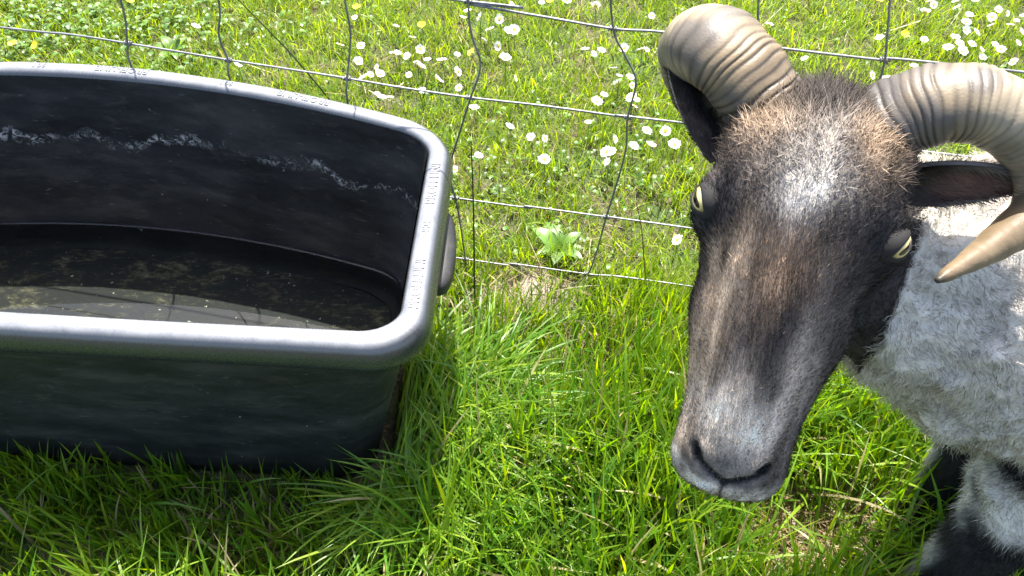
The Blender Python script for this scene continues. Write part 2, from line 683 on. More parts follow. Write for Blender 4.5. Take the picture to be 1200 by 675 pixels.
Fg.append(list(range(Mg))); Fg.append([(len(ga) - 1) * Mg + j for j in range(Mg)][::-1])
link('hand_grip', mesh_np('hand_grip', prof.reshape(-1, 3) - TB, Fg), m_plastic, trough)

# ------------------------------------------------------------------ water in the trough
WZ = 0.102
wl = []
for z, t, rad in [(WZ, .915, .052), (0.10, .92, .052), (0.07, 1.0, .055), (0.054, 1.10, .06)]:
    L = [a + (b_ - a) * t + .0015 for a, b_ in zip((.033, .036, .036, .036), (.066, .082, .100, .100))]
    q = outline(z, *L, rad)
    wl.append(q)
Vw, Fw = loft(wl)
# meniscus: lift the outermost ring a little
top = [wl[0].copy()]
c0 = wl[0].mean(0)
for q in (0.012, 0.03, 0.3, 0.7):
    r_ = wl[0] * (1 - q) + c0 * q
    r_[:, 2] = WZ - 0.0016 * min(1, q / 0.012)
    top.append(r_)
Vt, Ft = loft(top, cap_last=True)
Vb, Fb = loft([wl[-1], wl[-1] * .5 + wl[-1].mean(0) * .5], cap_last=True)
k = NT('water_surface')
fr = k.n('ShaderNodeFresnel'); fr.inputs['IOR'].default_value = 1.33
tp = k.n('ShaderNodeBsdfTransparent'); tp.inputs[0].default_value = (0.62, 0.64, 0.60, 1)
gl_ = k.n('ShaderNodeBsdfGlossy'); gl_.inputs['Roughness'].default_value = 0.01; gl_.inputs[0].default_value = (1, 1, 1, 1)
tc = k.n('ShaderNodeTexCoord')
bp = k.n('ShaderNodeBump'); bp.inputs['Strength'].default_value = 0.01; bp.inputs['Distance'].default_value = 0.002
k.l(k.noise(tc.outputs['Object'], 14, 2), bp.inputs['Height'])
k.l(bp.outputs[0], gl_.inputs['Normal'])
mx = k.n('ShaderNodeMixShader')
k.l(fr.outputs[0], mx.inputs[0]); k.l(tp.outputs[0], mx.inputs[1]); k.l(gl_.outputs[0], mx.inputs[2])
m_water = k.done(mx.outputs[0])
k = NT('water_body')
tp = k.n('ShaderNodeBsdfTransparent'); tp.inputs[0].default_value = (0.96, 0.97, 0.96, 1)
m_wbody = k.done(tp.outputs[0])
V, F = join([(Vt, Ft), (Vw, Fw), (Vb, Fb)])
me = mesh_np('water', V, F)
wo_ = link('water', me, [m_water, m_wbody])
mi = np.zeros(len(me.polygons), dtype=np.int32); mi[len(Ft):] = 1
me.polygons.foreach_set('material_index', mi)
tag(wo_, 'shallow dark water lying in the bottom of the black trough', kind='structure')

# ================================================================== WIRE FENCE
k = NT('galvanised_wire')
tc = k.n('ShaderNodeTexCoord')
n = k.noise(tc.outputs['Object'], 60, 4, 0.6)
b = k.bsdf(k.ramp(n, [(0.3, (0.12, 0.12, 0.125)), (0.7, (0.24, 0.245, 0.25))]), 0.5, Metallic=0.55)
m_wire = k.done(b.outputs[0])
FB = np.array([0.0, FY0, 0.0])
fence = empty('wire_fence', FB)
tag(fence, 'galvanised wire mesh stock fence with bent stay wires running behind the trough', 'fence')


def fhit(px, py):
    d = ray(px, py)
    return CAM + FY0 / (d[1] + FS * d[0]) * d


WIRE_PX = {'A': [(525, -2), (549, 4), (640, 20), (719, 34), (780, 38), (900, 55), (1035, 71), (1110, 75)],
           'B': [(0, 31), (80, 39), (150, 50), (268, 70), (345, 82), (407, 92), (470, 103), (551, 115), (640, 125), (735, 138), (805, 145)],
           'C': [(525, 231), (620, 242), (710, 254), (800, 266)],
           'D': [(525, 301), (600, 309), (688, 321), (815, 336)]}
wire_paths = {}
for kx, pts in WIRE_PX.items():
    P = np.array([fhit(*q) for q in pts])
    zm = P[:, 2].mean()
    P[:, 2] = zm + (P[:, 2] - zm) * 0.9
    sl_ = np.array([np.array([x, fence_y(x), 0]) for x in (-2.9, -1.9, -1.35)]) + np.array([0, 0, P[0, 2] if kx in 'B' else zm])
    sr_ = np.array([np.array([x, fence_y(x), 0]) for x in (1.25, 1.9, 2.9)]) + np.array([0, 0, zm])
    if kx != 'B' and kx != 'A':
        pass
    P = np.vstack([sl_, P, sr_])
    P = catmull(P, 150)
    P[:, 1] += 0.0
    wire_paths[kx] = P
    r = 0.0017 if kx in 'AB' else 0.0016
    V, F = tube(P, r, 7)
    link('line_wire', mesh_np('line_wire', V - FB, F), m_wire, fence)
ZT = 0.72
for zx in (ZT,):
    P = np.array([[x, fence_y(x), zx] for x in np.linspace(-2.9, 2.9, 30)])
    V, F = tube(P, 0.0019, 7)
    link('line_wire', mesh_np('line_wire', V - FB, F), m_wire, fence)


def wz(kx, x):
    P = wire_paths[kx]
    return np.interp(x, P[:, 0], P[:, 2])


# bent stays, from their crossings in the photograph
STAY_PX = [[(140, -8), (150, 50), (154, 75)],
           [(255, -10), (257, 40), (268, 70), (270, 92)],
           [(404, -5), (411, 40), (407, 92), (408, 120)],
           [(549, 4), (553, 40), (563, 75), (551, 115), (540, 150), (527, 200), (536, 240), (545, 300), (548, 345)],
           [(716, -30), (719, 34), (733, 65), (745, 95), (735, 138), (732, 180), (710, 254), (700, 290), (688, 321), (664, 365)],
           [(892, -30), (887, 25), (880, 60), (884, 140), (860, 240), (840, 330), (822, 372)],
           [(1047, -20), (1040, 30), (1036, 71), (1025, 110), (1000, 200), (960, 320), (930, 390)]]
knot_mesh = None
hx = np.linspace(0, 2 * np.pi * 3.2, 40)
V, F = tube(np.column_stack([np.linspace(-.0055, .0055, 40), 0.0030 * np.cos(hx), 0.0030 * np.sin(hx)]), 0.0012, 5)
knot_mesh = mesh_np('knot', V, F)
knot_mesh.materials.append(m_wire)
for pts in STAY_PX:
    P = np.array([fhit(*q) for q in pts])
    topx = P[0, 0]
    bot = P[-1].copy()
    if bot[2] > 0.05:
        bot2 = np.array([[bot[0] + .004, 0, bot[2] * .55], [bot[0] - .006, 0, 0.004]])
        P = np.vstack([P, bot2])
    else:
        P[-1, 2] = max(P[-1, 2], 0.004)
    P = np.vstack([[[topx + .004, 0, ZT]], P])
    P[:, 1] = fence_y(P[:, 0])
    Q = catmull(P, 60)
    Q[:, 1] -= 0.0026
    V, F = tube(Q, 0.0016, 6)
    link('stay_wire', mesh_np('stay_wire', V - FB, F), m_wire, fence)
    for kx in 'ABCD':
        zz = wz(kx, Q[:, 0]) - Q[:, 2]
        cr = np.where(np.sign(zz[:-1]) != np.sign(zz[1:]))[0]
        if len(cr):
            c = Q[cr[0]] * .5 + Q[cr[0] + 1] * .5
            o = bpy.data.objects.new('knot', knot_mesh)
            o.location = np.array([c[0], fence_y(c[0]), wz(kx, c[0])]) - FB
            o.rotation_euler = (random.uniform(0, 6), 0, math.atan(-FS))
            o.parent = fence
            col.objects.link(o)
m_post = flat_mat('weathered_post_wood', (0.20, 0.16, 0.11), 0.85, nscale=35)
for x in (-2.9, 2.9):
    zz = np.array([-0.2, 0, .3, .7, 0.93, 0.96])
    V, F = tube(np.column_stack([np.full(6, x), np.full(6, fence_y(x) + .047), zz]), [.044, .045, .044, .043, .043, .032], 14)
    link('post', mesh_np('post', V - FB, F), m_post, fence)

# ================================================================== RAM
E0 = at(934, 262, 0.632)
MZ = at(846, 566, 0.690)
A_ = norm(MZ - E0)
cd = norm(CAM - E0)
N0 = norm(cd - A_ * np.dot(cd, A_))
W0 = np.cross(A_, N0)
if W0[0] < 0: W0 = -W0
yaw = math.radians(3)
N_ = norm(math.cos(yaw) * N0 + math.sin(yaw) * W0)
W_ = norm(math.cos(yaw) * W0 - math.sin(yaw) * N0)
LEN = float(np.linalg.norm(MZ - E0)) + 0.017


def hl(s, x, h):
    """head-local to world: s along the face towards the muzzle, x to the picture's right, h out of the face"""
    return E0 + np.multiply.outer(np.asarray(s, float), A_) + np.multiply.outer(np.asarray(x, float), W_) + np.multiply.outer(np.asarray(h, float), N_)


def to_head(P):
    d = P - E0
    return d @ A_, d @ W_, d @ N_


def ring_loft(C, U, Wv, ru, rw, sides=28):
    """closed tube of ellipses; C centres, U/Wv axes"""
    C = np.asarray(C, float); n = len(C)
    th = np.linspace(0, 2 * np.pi, sides, endpoint=False)
    V = C[:, None] + (np.asarray(ru)[:, None] * np.cos(th))[..., None] * np.asarray(U)[:, None] + (np.asarray(rw)[:, None] * np.sin(th))[..., None] * np.asarray(Wv)[:, None]
    V = V.reshape(-1, 3)
    F = []
    for i in range(n - 1):
        for j in range(sides):
            kx = (j + 1) % sides
            F.append([i * sides + j, i * sides + kx, (i + 1) * sides + kx, (i + 1) * sides + j])
    F.append(list(range(sides))[::-1]); F.append([(n - 1) * sides + j for j in range(sides)])
    return V, F


def limb(pts, rads, n=24, sides=20, squash=1.0):
    P = catmull(pts, n)
    R = np.interp(np.linspace(0, 1, n), np.linspace(0, 1, len(rads)), rads)
    return tube(P, R, sides)


parts = []
# head: stations (s, front h, jaw h, half width)
sc = LEN / 0.228
ST = [(-.084, -.035, -.070, .030), (-.077, -.006, -.082, .052), (-.062, .020, -.092, .064), (-.042, .034, -.098, .068), (-.02, .041, -.102, .069), (0.0, .043, -.104, .069), (.02, .042, -.104, .068), (.045, .041, -.102, .065),
      (.08, .038, -.093, .0595), (.12, .034, -.080, .0515), (.15, .030, -.068, .0475), (.175, .027, -.062, .0470), (.195, .022, -.060, .0475), (.21, .014, -.056, .0445), (.221, .004, -.050, .037), (.228, -.011, -.040, .024)]
ST = catmull(np.array(ST), 48)
th = np.linspace(0, 2 * np.pi, 40, endpoint=False)
Vh, Fh = [], []
for s, hf, hb, wd in ST:
    c, s_ = np.cos(th), np.sin(th)
    xx = np.sign(c) * np.abs(c) ** 0.85
    yy = np.sign(s_) * np.abs(s_) ** 0.80
    mid = hb + (hf - hb) * 0.58
    h = np.where(yy > 0, mid + yy * (hf - mid), mid + yy * (mid - hb))
    taper = 1 - 0.30 * np.clip(yy, 0, 1) ** 1.6 * smooth(0.0, 0.08, s) - 0.50 * np.clip(-yy, 0, 1) ** 1.1
    Vh.append(hl(np.full(40, s * sc), xx * wd * taper, h))
n_ = len(ST)
Vh = np.vstack(Vh)
for i in range(n_ - 1):
    for j in range(40):
        kx = (j + 1) % 40
        Fh.append([i * 40 + j, i * 40 + kx, (i + 1) * 40 + kx, (i + 1) * 40 + j])
Fh.append(list(range(40))[::-1]); Fh.append([(n_ - 1) * 40 + j for j in range(40)])
parts.append((Vh, Fh))
# brow and eye bulges
for sx in (-1, 1):
    P = [hl(-.035, sx * .040, -.004), hl(-.012, sx * .057, .002), hl(.010, sx * .061, -.004), hl(.035, sx * .052, -.006)]
    parts.append(limb(np.array(P), [.010, .0175, .0165, .009], 16, 14))
# poll
parts.append(limb(np.array([hl(-.03, 0, -.025), hl(-.055, 0, -.03), hl(-.068, 0, -.045)]), [.045, .042, .03], 14, 20))
# neck to shoulders
S0 = hl(.000, 0.01, -.105)
SH = np.array([0.50, 0.52, 0.525])
parts.append(limb(np.array([hl(.0, 0, -.05), S0, S0 * .5 + SH * .5 + np.array([-.01, -.01, -.015]), SH, SH + np.array([.12, .01, 0])]), [.045, .066, .098, .135, .14], 30, 28))
# barrel
BX = [(0.375, .490, .490, .030, .04), (0.395, .492, .490, .075, .078), (.43, .497, .495, .105, .104), (.50, .505, .500, .132, .126), (.60, .512, .498, .148, .145), (.75, .525, .492, .165, .168), (.90, .54, .495, .172, .172), (1.03, .552, .500, .155, .160), (1.12, .560, .505, .120, .125), (1.17, .565, .51, .05, .055)]
BX = catmull(np.array(BX), 40)
parts.append(ring_loft(BX[:, :3], np.tile([[0, 1.0, 0]], (40, 1)), np.tile([[0, 0, 1.0]], (40, 1)), np.abs(BX[:, 3]), np.abs(BX[:, 4]), 36))
# brisket fold
parts.append(limb(np.array([[.47, .47, .45], [.46, .468, .425], [.50, .48, .415]]), [.045, .038, .045], 12, 16))
# legs (hip/shoulder to hoof)
LEGS = [  # path, radii
    (np.array([[.585, .445, .46], [.572, .43, .36], [.548, .412, .275], [.533, .403, .215], [.531, .408, .12], [.526, .405, .055], [.515, .395, .018]]), [.085, .066, .050, .040, .0285, .028, .029]),
    (np.array([[.585, .575, .46], [.585, .565, .36], [.580, .548, .275], [.572, .535, .215], [.578, .540, .12], [.578, .538, .055], [.568, .532, .018]]), [.085, .066, .048, .036, .0275, .028, .029]),
    (np.array([[1.04, .47, .48], [1.00, .455, .36], [1.06, .45, .27], [1.10, .45, .22], [1.075, .45, .12], [1.065, .45, .055], [1.055, .447, .018]]), [.10, .078, .045, .034, .027, .027, .029]),
    (np.array([[1.04, .63, .48], [1.00, .635, .36], [1.06, .64, .27], [1.10, .64, .22], [1.075, .64, .12], [1.065, .64, .055], [1.055, .637, .018]]), [.10, .078, .045, .034, .027, .027, .029])]
for P, R in LEGS:
    parts.append(limb(P, R, 40, 20))
# tail
parts.append(limb(np.array([[1.12, .562, .58], [1.185, .568, .55], [1.20, .57, .47], [1.195, .57, .40]]), [.035, .03, .024, .010], 16, 14))
V, F = join(parts)
me = mesh_np('tmp', V, F)
o = bpy.data.objects.new('tmp', me); col.objects.link(o)
md = o.modifiers.new('r', 'REMESH'); md.mode = 'VOXEL'; md.voxel_size = 0.0032
md = o.modifiers.new('s', 'SMOOTH'); md.factor = 0.5; md.iterations = 9
dg = bpy.context.evaluated_depsgraph_get()
ev = o.evaluated_get(dg)
m2 = ev.to_mesh()
nv = len(m2.vertices)
BV = np.empty(nv * 3, np.float32); m2.vertices.foreach_get('co', BV); BV = BV.reshape(-1, 3).astype(float)
lp = np.empty(len(m2.loops), np.int32); m2.loops.foreach_get('vertex_index', lp)
ls = np.empty(len(m2.polygons), np.int32); m2.polygons.foreach_get('loop_start', ls)
ev.to_mesh_clear()
bpy.data.objects.remove(o); bpy.data.meshes.remove(me)


def normals(V, lp, ls):
    m = mesh_np('n', V, loops=lp, starts=ls)
    N = np.empty(len(V) * 3, np.float32)
    m.vertex_normals.foreach_get('vector', N)
    bpy.data.meshes.remove(m)
    return N.reshape(-1, 3).astype(float)


BN = normals(BV, lp, ls)


def segdist(P2, a, b):
    a, b = np.array(a), np.array(b)
    d = b - a
    t = np.clip(((P2 - a) @ d) / (d @ d), 0, 1)
    return np.linalg.norm(P2 - (a + t[:, None] * d), axis=1)


def head_weight(P):
    s, x, h = to_head(P)
    return smooth(-.115, -.090, s) * (np.abs(x) < .095) * smooth(-.118, -.085, h - .45 * np.clip(s - .03, 0, .2) * -1)


# nostrils, mouth, eye hollows
NOS = [((.196, -.030), (.207, -.022)), ((.207, -.022), (.2195, -.004))]
PHIL = ((.2195, 0.0), (.236, 0.0))


def nose_lines(s, x):
    P2 = np.stack([s / sc, np.abs(x)], 1)
    d = np.minimum(segdist(P2, (.181, .0285), (.191, .0225)), segdist(P2, (.191, .0225), (.204, .002)))
    d2 = segdist(P2, (.204, 0.0), (.236, 0.0))
    return d, d2


s, x, h = to_head(BV)
hm = head_weight(BV) * (BN @ N_ > -0.3)
d1, d2 = nose_lines(s, x)
dn_ = np.hypot(s / sc - .185, np.abs(x) - .0255)
disp = -0.006 * np.exp(-(d1 / .0034) ** 2) * hm - 0.0014 * np.exp(-(d2 / .0026) ** 2) * hm - 0.004 * np.exp(-(dn_ / .0045) ** 2) * hm
disp += -0.0035 * np.exp(-((np.abs(x) - .040) / .006) ** 2) * smooth(.09, .13, s / sc) * smooth(.20, .17, s / sc) * hm
disp += 0.0035 * np.exp(-((np.abs(x) - .052) / .012) ** 2 - ((s - .075) / .03) ** 2) * hm
# alar bulge above nostril, nose pad
disp += 0.003 * np.exp(-((s / sc - .183) / .010) ** 2 - ((np.abs(x) - .020) / .012) ** 2) * hm
# hollow in front of the eye, nasal ridge
disp += -0.005 * np.exp(-((s - .050) / .020) ** 2 - ((np.abs(x) - .060) / .014) ** 2) * hm
disp += 0.0025 * np.exp(-(x / .016) ** 2) * smooth(.02, .06, s) * smooth(.20, .16, s) * hm
disp += 0.004 * np.exp(-((s + .045) / .03) ** 2 - (x / .035) ** 2) * hm
BV = BV + BN * disp[:, None]


def wool_weight(P):
    """1 where fleece grows, 0 on face and lower legs"""
    hw = head_weight(P)
    w = 1 - hw
    leg = smooth(.245, .33, P[:, 2] + 0.03 * vnoise(P, 22, 2))
    return w * leg


ww = wool_weight(BV)
BV = BV + BN * (ww * (0.009 * fbm(BV, 24, 3, 8) + 0.0045 * np.abs(vnoise(BV, 60, 18)) + 0.003))[:, None]
BN = normals(BV, lp, ls)


def g(s, x, s0, x0, ss, sx): return np.exp(-((s - s0) / ss) ** 2 - ((x - x0) / sx) ** 2)


def lerp(a, b, t): return a * (1 - t[:, None]) + np.asarray(b) * t[:, None]


def coat(P):
    s, x, h = to_head(P)
    s = s / sc
    ns = fbm(P, 70, 3, 21) * 0.5
    nl = fbm(P, 18, 2, 25)
    s2, x2 = s + .008 * nl, x + .006 * fbm(P, 30, 2, 27)
    C = np.tile([[.060, .050, .045]], (len(P), 1))
    # brown bridge and sides
    C = lerp(C, (.26, .175, .115), np.clip(.85 * g(s2, x2, .035, -.005, .032, .030) + .0, 0, 1))
    C = lerp(C, (.52, .38, .26), np.clip(1.2 * g(s2, x2, .090, -.042, .060, .012) + .5 * g(s2, x2, .03, -.035, .03, .012), 0, 1))
    C = lerp(C, (.40, .33, .27), np.clip(.95 * g(s2, x2, .115, .030, .055, .012), 0, 1))
    C = lerp(C, (.42, .35, .29), np.clip(.9 * g(s2, x2, .135, -.012, .03, .010), 0, 1))
    C = lerp(C, (.02, .018, .02), np.clip(.8 * g(s2, x2, .065, .012, .035, .012), 0, 1))
    # dark eye bands
    C = lerp(C, (.016, .016, .019), np.clip(1.2 * g(s2, np.abs(x2), .0, .058, .03, .026), 0, 1) * .9)
    # forehead
    C = lerp(C, (.34, .25, .17), np.clip(1.0 * g(s2, np.abs(x2), -.068, .036, .022, .022), 0, 1))
    C = lerp(C, (.24, .22, .20), np.clip(1.05 * g(s2, x2, -.042, -.003, .028, .026), 0, 1))
    C = lerp(C, (.40, .375, .34), np.clip(1.0 * g(s2, x2, -.022, -.003, .018, .016) + .2 * g(s2, x2, -.062, .004, .008, .007), 0, 1))
    # pale muzzle, dark nose pad, pale lips
    C = lerp(C, (.70, .61, .51), np.clip(1.1 * g(s2, x2, .155, -.008, .022, .030), 0, 1))
    C = lerp(C, (.42, .34, .26), np.clip(.8 * g(s2, x2, .172, -.036, .02, .012), 0, 1))
    C = lerp(C, (.17, .152, .135), np.clip(1.2 * g(s2, x2, .190, .0, .013, .024), 0, 1))
    lip = smooth(.198, .212, s2 + .45 * np.maximum(np.abs(x2) - .018, 0))
    C = lerp(C, (.38, .33, .285), lip * .85)
    C = lerp(C, (.76, .68, .58), lip * smooth(.2, .9, fbm(P, 130, 3, 29) * .6 + .5) * .8)
    d1, d2 = nose_lines(s * sc, x)
    C = lerp(C, (.006, .006, .007), np.clip(1.3 * np.exp(-(d1 / .0030) ** 2) + .9 * np.exp(-(d2 / .0014) ** 2) + 1.2 * np.exp(-(np.hypot(s - .185, np.abs(x) - .0255) / .0042) ** 2), 0, 1))
    # back of the head
    C = lerp(C, (.035, .030, .028), smooth(-.060, -.078, s2) * .9)
    # under the jaw / side of the cheek
    C = lerp(C, (.03, .028, .028), smooth(-.05, -.08, h) * .8)
    st_ = fbm(np.stack([s * 22, x * 120, h * 60], 1), 1.0, 3, 33)
    head = np.clip(C * 1.3 * (1 + .60 * st_[:, None]), .006, .9)
    # fleece
    n1 = fbm(P, 9, 3, 41) * .5 + .5
    n2 = fbm(P, 40, 2, 45) * .5 + .5
    Wl = np.tile([[.72, .68, .60]], (len(P), 1))
    Wl = lerp(Wl, (.34, .30, .265), smooth(.45, .85, n1) * .7)
    Wl = lerp(Wl, (.78, .75, .68), smooth(.5, .9, n2) * .4)
    sp = at(1195, 305, .77)  # grey-brown fleece patch on the shoulder, also painting in missing body shade
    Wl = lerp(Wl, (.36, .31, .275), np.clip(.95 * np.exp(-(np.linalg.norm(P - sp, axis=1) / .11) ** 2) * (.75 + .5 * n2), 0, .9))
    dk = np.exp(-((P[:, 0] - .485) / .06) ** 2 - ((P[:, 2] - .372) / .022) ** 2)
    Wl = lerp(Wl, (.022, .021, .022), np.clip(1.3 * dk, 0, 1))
    # lower legs: black, pale stripe in front
    Lg = np.tile([[.020, .019, .022]], (len(P), 1))
    fr = np.zeros(len(P))
    for Pl, Rl in LEGS:
        q = catmull(Pl, 60)
        o_ = np.argsort(q[:, 2])
        cx = np.interp(P[:, 2], q[o_, 2], q[o_, 0]); cy = np.interp(P[:, 2], q[o_, 2], q[o_, 1])
        dx, dy = P[:, 0] - cx, P[:, 1] - cy
        near = (np.hypot(dx, dy) < .075)
        fr = np.maximum(fr, near * smooth(.022, .032, -dx * .85 + dy * .5) * smooth(.225, .15, P[:, 2]))
    Lg = lerp(Lg, (.50, .47, .42), fr)
    legm = smooth(.335, .265, P[:, 2] + .045 * fbm(P, 20, 2, 51))
    Wl = Wl * (1 - legm[:, None]) + Lg * legm[:, None]
    hw = head_weight(P)
    edge = smooth(.35, .65, hw + .25 * fbm(P, 45, 2, 55))
    out = Wl * (1 - edge[:, None]) + head * edge[:, None]
    return np.clip(out * (1 + .22 * ns[:, None]), .004, .9)


RB = np.array([0.62, 0.50, 0.0])
ram = empty('ram', RB)
tag(ram, 'horned ram with dark face and greyish white fleece looking up beside the trough', 'sheep')
me = mesh_np('body', BV - RB, loops=lp, starts=ls)
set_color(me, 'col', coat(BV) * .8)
m_skin = attr_mat('ram_skin', 0.75, 0.25, 900, 0.4, 0.0006)
body = link('body', me, m_skin, ram)

# ------------------------------------------------------------------ coat strands
quads = lp.reshape(-1, 4) if (np.diff(ls) == 4).all() else None
tri = np.vstack([quads[:, [0, 1, 2]], quads[:, [0, 2, 3]]])
a_, b_, c_ = BV[tri[:, 0]], BV[tri[:, 1]], BV[tri[:, 2]]
area = np.linalg.norm(np.cross(b_ - a_, c_ - a_), axis=1) * .5
cent = (a_ + b_ + c_) / 3
hw = head_weight(cent); wwt = wool_weight(cent)


def strands(name, n, dens, fn, K, mat, parent, width, seed):
    r = np.random.default_rng(seed)
    w = area * dens
    idx = r.choice(len(tri), n, p=w / w.sum())
    u, v = r.random(n), r.random(n)
    f = u + v > 1
    u[f], v[f] = 1 - u[f], 1 - v[f]
    w0, w1, w2 = (1 - u - v)[:, None], u[:, None], v[:, None]
    T = tri[idx]
    P = BV[T[:, 0]] * w0 + BV[T[:, 1]] * w1 + BV[T[:, 2]] * w2
    N = norm(BN[T[:, 0]] * w0 + BN[T[:, 1]] * w1 + BN[T[:, 2]] * w2)
    flow, L, lift, curl = fn(P, N, r)
    flow = norm(flow - N * np.sum(flow * N, 1)[:, None] + .25 * r.normal(size=P.shape))
    side0 = norm(np.cross(flow, N) + .5 * r.normal(size=P.shape))
    pts = [P - N * 0.0006]
    ph, ph2 = r.random(n) * 6.28, r.random(n) * 6.28
    cu1, cu2 = norm(np.cross(N, flow)), flow
    for kx in range(1, K + 1):
        q = kx / K
        ang = lift * (1 - 0.5 * q)
        d = N * np.sin(ang)[:, None] + flow * np.cos(ang)[:, None]
        p = pts[-1] + d * (L / K)[:, None]
        if curl is not None:
            p = p + (curl * L * np.sin(ph + q * 7))[:, None] * cu1 + (curl * L * np.cos(ph2 + q * 6))[:, None] * cu2
        pts.append(p)
    wd = width * (0.7 + .6 * r.random(n))
    Vl = []
    for kx in range(K):
        q = kx / K
        wk = (wd * (1 - .55 * q))[:, None] * .5
        Vl += [pts[kx] - side0 * wk, pts[kx] + side0 * wk]
    Vl.append(pts[K])
    nvp = 2 * K + 1
    Vv = np.stack(Vl, 1).reshape(-1, 3)
    base = np.arange(n)[:, None] * nvp
    fq = np.array([[2 * i, 2 * i + 1, 2 * i + 3, 2 * i + 2] for i in range(K - 1)])
    ft = np.array([2 * K - 2, 2 * K - 1, 2 * K])
    ll = np.concatenate([(base[:, :, None] + fq[None]).reshape(n, -1), base + ft[None]], 1)
    per = 4 * (K - 1) + 3
    st = (np.arange(n)[:, None] * per + np.array([4 * i for i in range(K)])[None]).ravel()
    m = mesh_np(name, Vv - RB, loops=ll.ravel(), starts=st)
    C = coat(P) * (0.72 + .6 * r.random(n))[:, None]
    C = np.clip(C * np.array([1.0, 1.0, 1.0]) + .0, .003, .92)
    Cv = np.repeat(C, nvp, 0)
    # pale tips
    tipf = np.tile(np.array([i // 2 for i in range(nvp)]) / K, n)[:, None]
    Cv = np.clip(Cv * (0.88 + .3 * tipf), 0, .95)
    set_color(m, 'col', Cv)
    Nb = norm(N + .35 * r.normal(size=N.shape))
    set_vec(m, 'nrm', np.repeat(Nb, nvp, 0))
    o = link(name, m, mat, parent)
    o['kind'] = 'stuff'
    return o


m_fur = fur_mat('ram_hair', .25, .6, .14)
m_wool = fur_mat('ram_wool', .45, .8, .05)


def fn_face(P, N, r):
    s, x, h = to_head(P)
    flow = -A_[None] + .45 * np.tanh(x / .04)[:, None] * W_[None] * smooth(.04, -.02, s)[:, None] + r.normal(size=P.shape) * (.08 + .55 * smooth(.01, -.05, s))[:, None]
    L = .0045 + .002 * smooth(.15, .0, s) + .004 * smooth(-.02, -.06, s) + .013 * smooth(-.058, -.078, s) * np.exp(-(x / .045) ** 2)
    L = L * (1 - .45 * smooth(.165, .20, s)) * (.7 + .6 * r.random(len(P)))
    lift = np.clip(.38 + .7 * smooth(-.03, -.075, s) + .2 * r.normal(size=len(P)), .1, 1.4)
    return flow, L, lift, None


def fn_wool(P, N, r):
    flow = np.stack([vnoise(P, 30, 61), vnoise(P, 30, 62), vnoise(P, 30, 63) - .5], 1)
    L = (.007 + .007 * r.random(len(P))) * (0.5 + .5 * smooth(.25, .36, P[:, 2]))
    lift = np.clip(.85 + .3 * r.normal(size=len(P)), .2, 1.5)
    return flow, L, lift, np.full(len(P), .16)


def fn_leg(P, N, r):
    flow = np.tile([[0, 0, -1.0]], (len(P), 1))
    L = .013 * (.7 + .6 * r.random(len(P)))
    lift = np.clip(.35 + .15 * r.normal(size=len(P)), .1, 1.2)
    return flow, L, lift, None


fronty = (smooth(.95, .65, cent[:, 0]) * .94 + .06) * (1 - .6 * smooth(.58, .66, cent[:, 1]))
facing = np.clip(((CAM - cent) * ((np.cross(b_ - a_, c_ - a_)))).sum(1), -1, 1) > -1e-7 if False else 1.0
strands('face_hair', 145000, (hw > .05) * hw * (.35 + .65 * smooth(-.12, -.04, to_head(cent)[2])) * (1 + 1.2 * smooth(.13, .19, to_head(cent)[0])), fn_face, 3, m_fur, ram, .00060, 11)
strands('fleece', 130000, (wwt > .03) * fronty * (1 - hw), fn_wool, 3, m_wool, ram, .00062, 12)
strands('leg_hair', 20000, (1 - wwt) * (1 - hw) * (cent[:, 2] > .03) * (cent[:, 2] < .36) * fronty, fn_leg, 3, m_fur, ram, .0006, 13)

# hooves
m_hoof = flat_mat('hoof_horn', (0.05, 0.045, 0.04), 0.55)
for P, R in LEGS:
    f = P[-1]
    for sy in (-1, 1):
        lv = []
        for z, rx, ry, dx in [(.036, .018, .012, .004), (.026, .021, .0135, .000), (.012, .024, .0145, -.005), (-.004, .0265, .015, -.009)]:
            a = np.linspace(0, 2 * np.pi, 14, endpoint=False)
            lv.append(np.column_stack([f[0] + dx + rx * np.cos(a), f[1] + sy * .0155 + ry * np.sin(a), np.full(14, z)]))
        V, F = loft(lv, True, True)
        link('hoof', mesh_np('hoof', V - RB, F), m_hoof, ram)


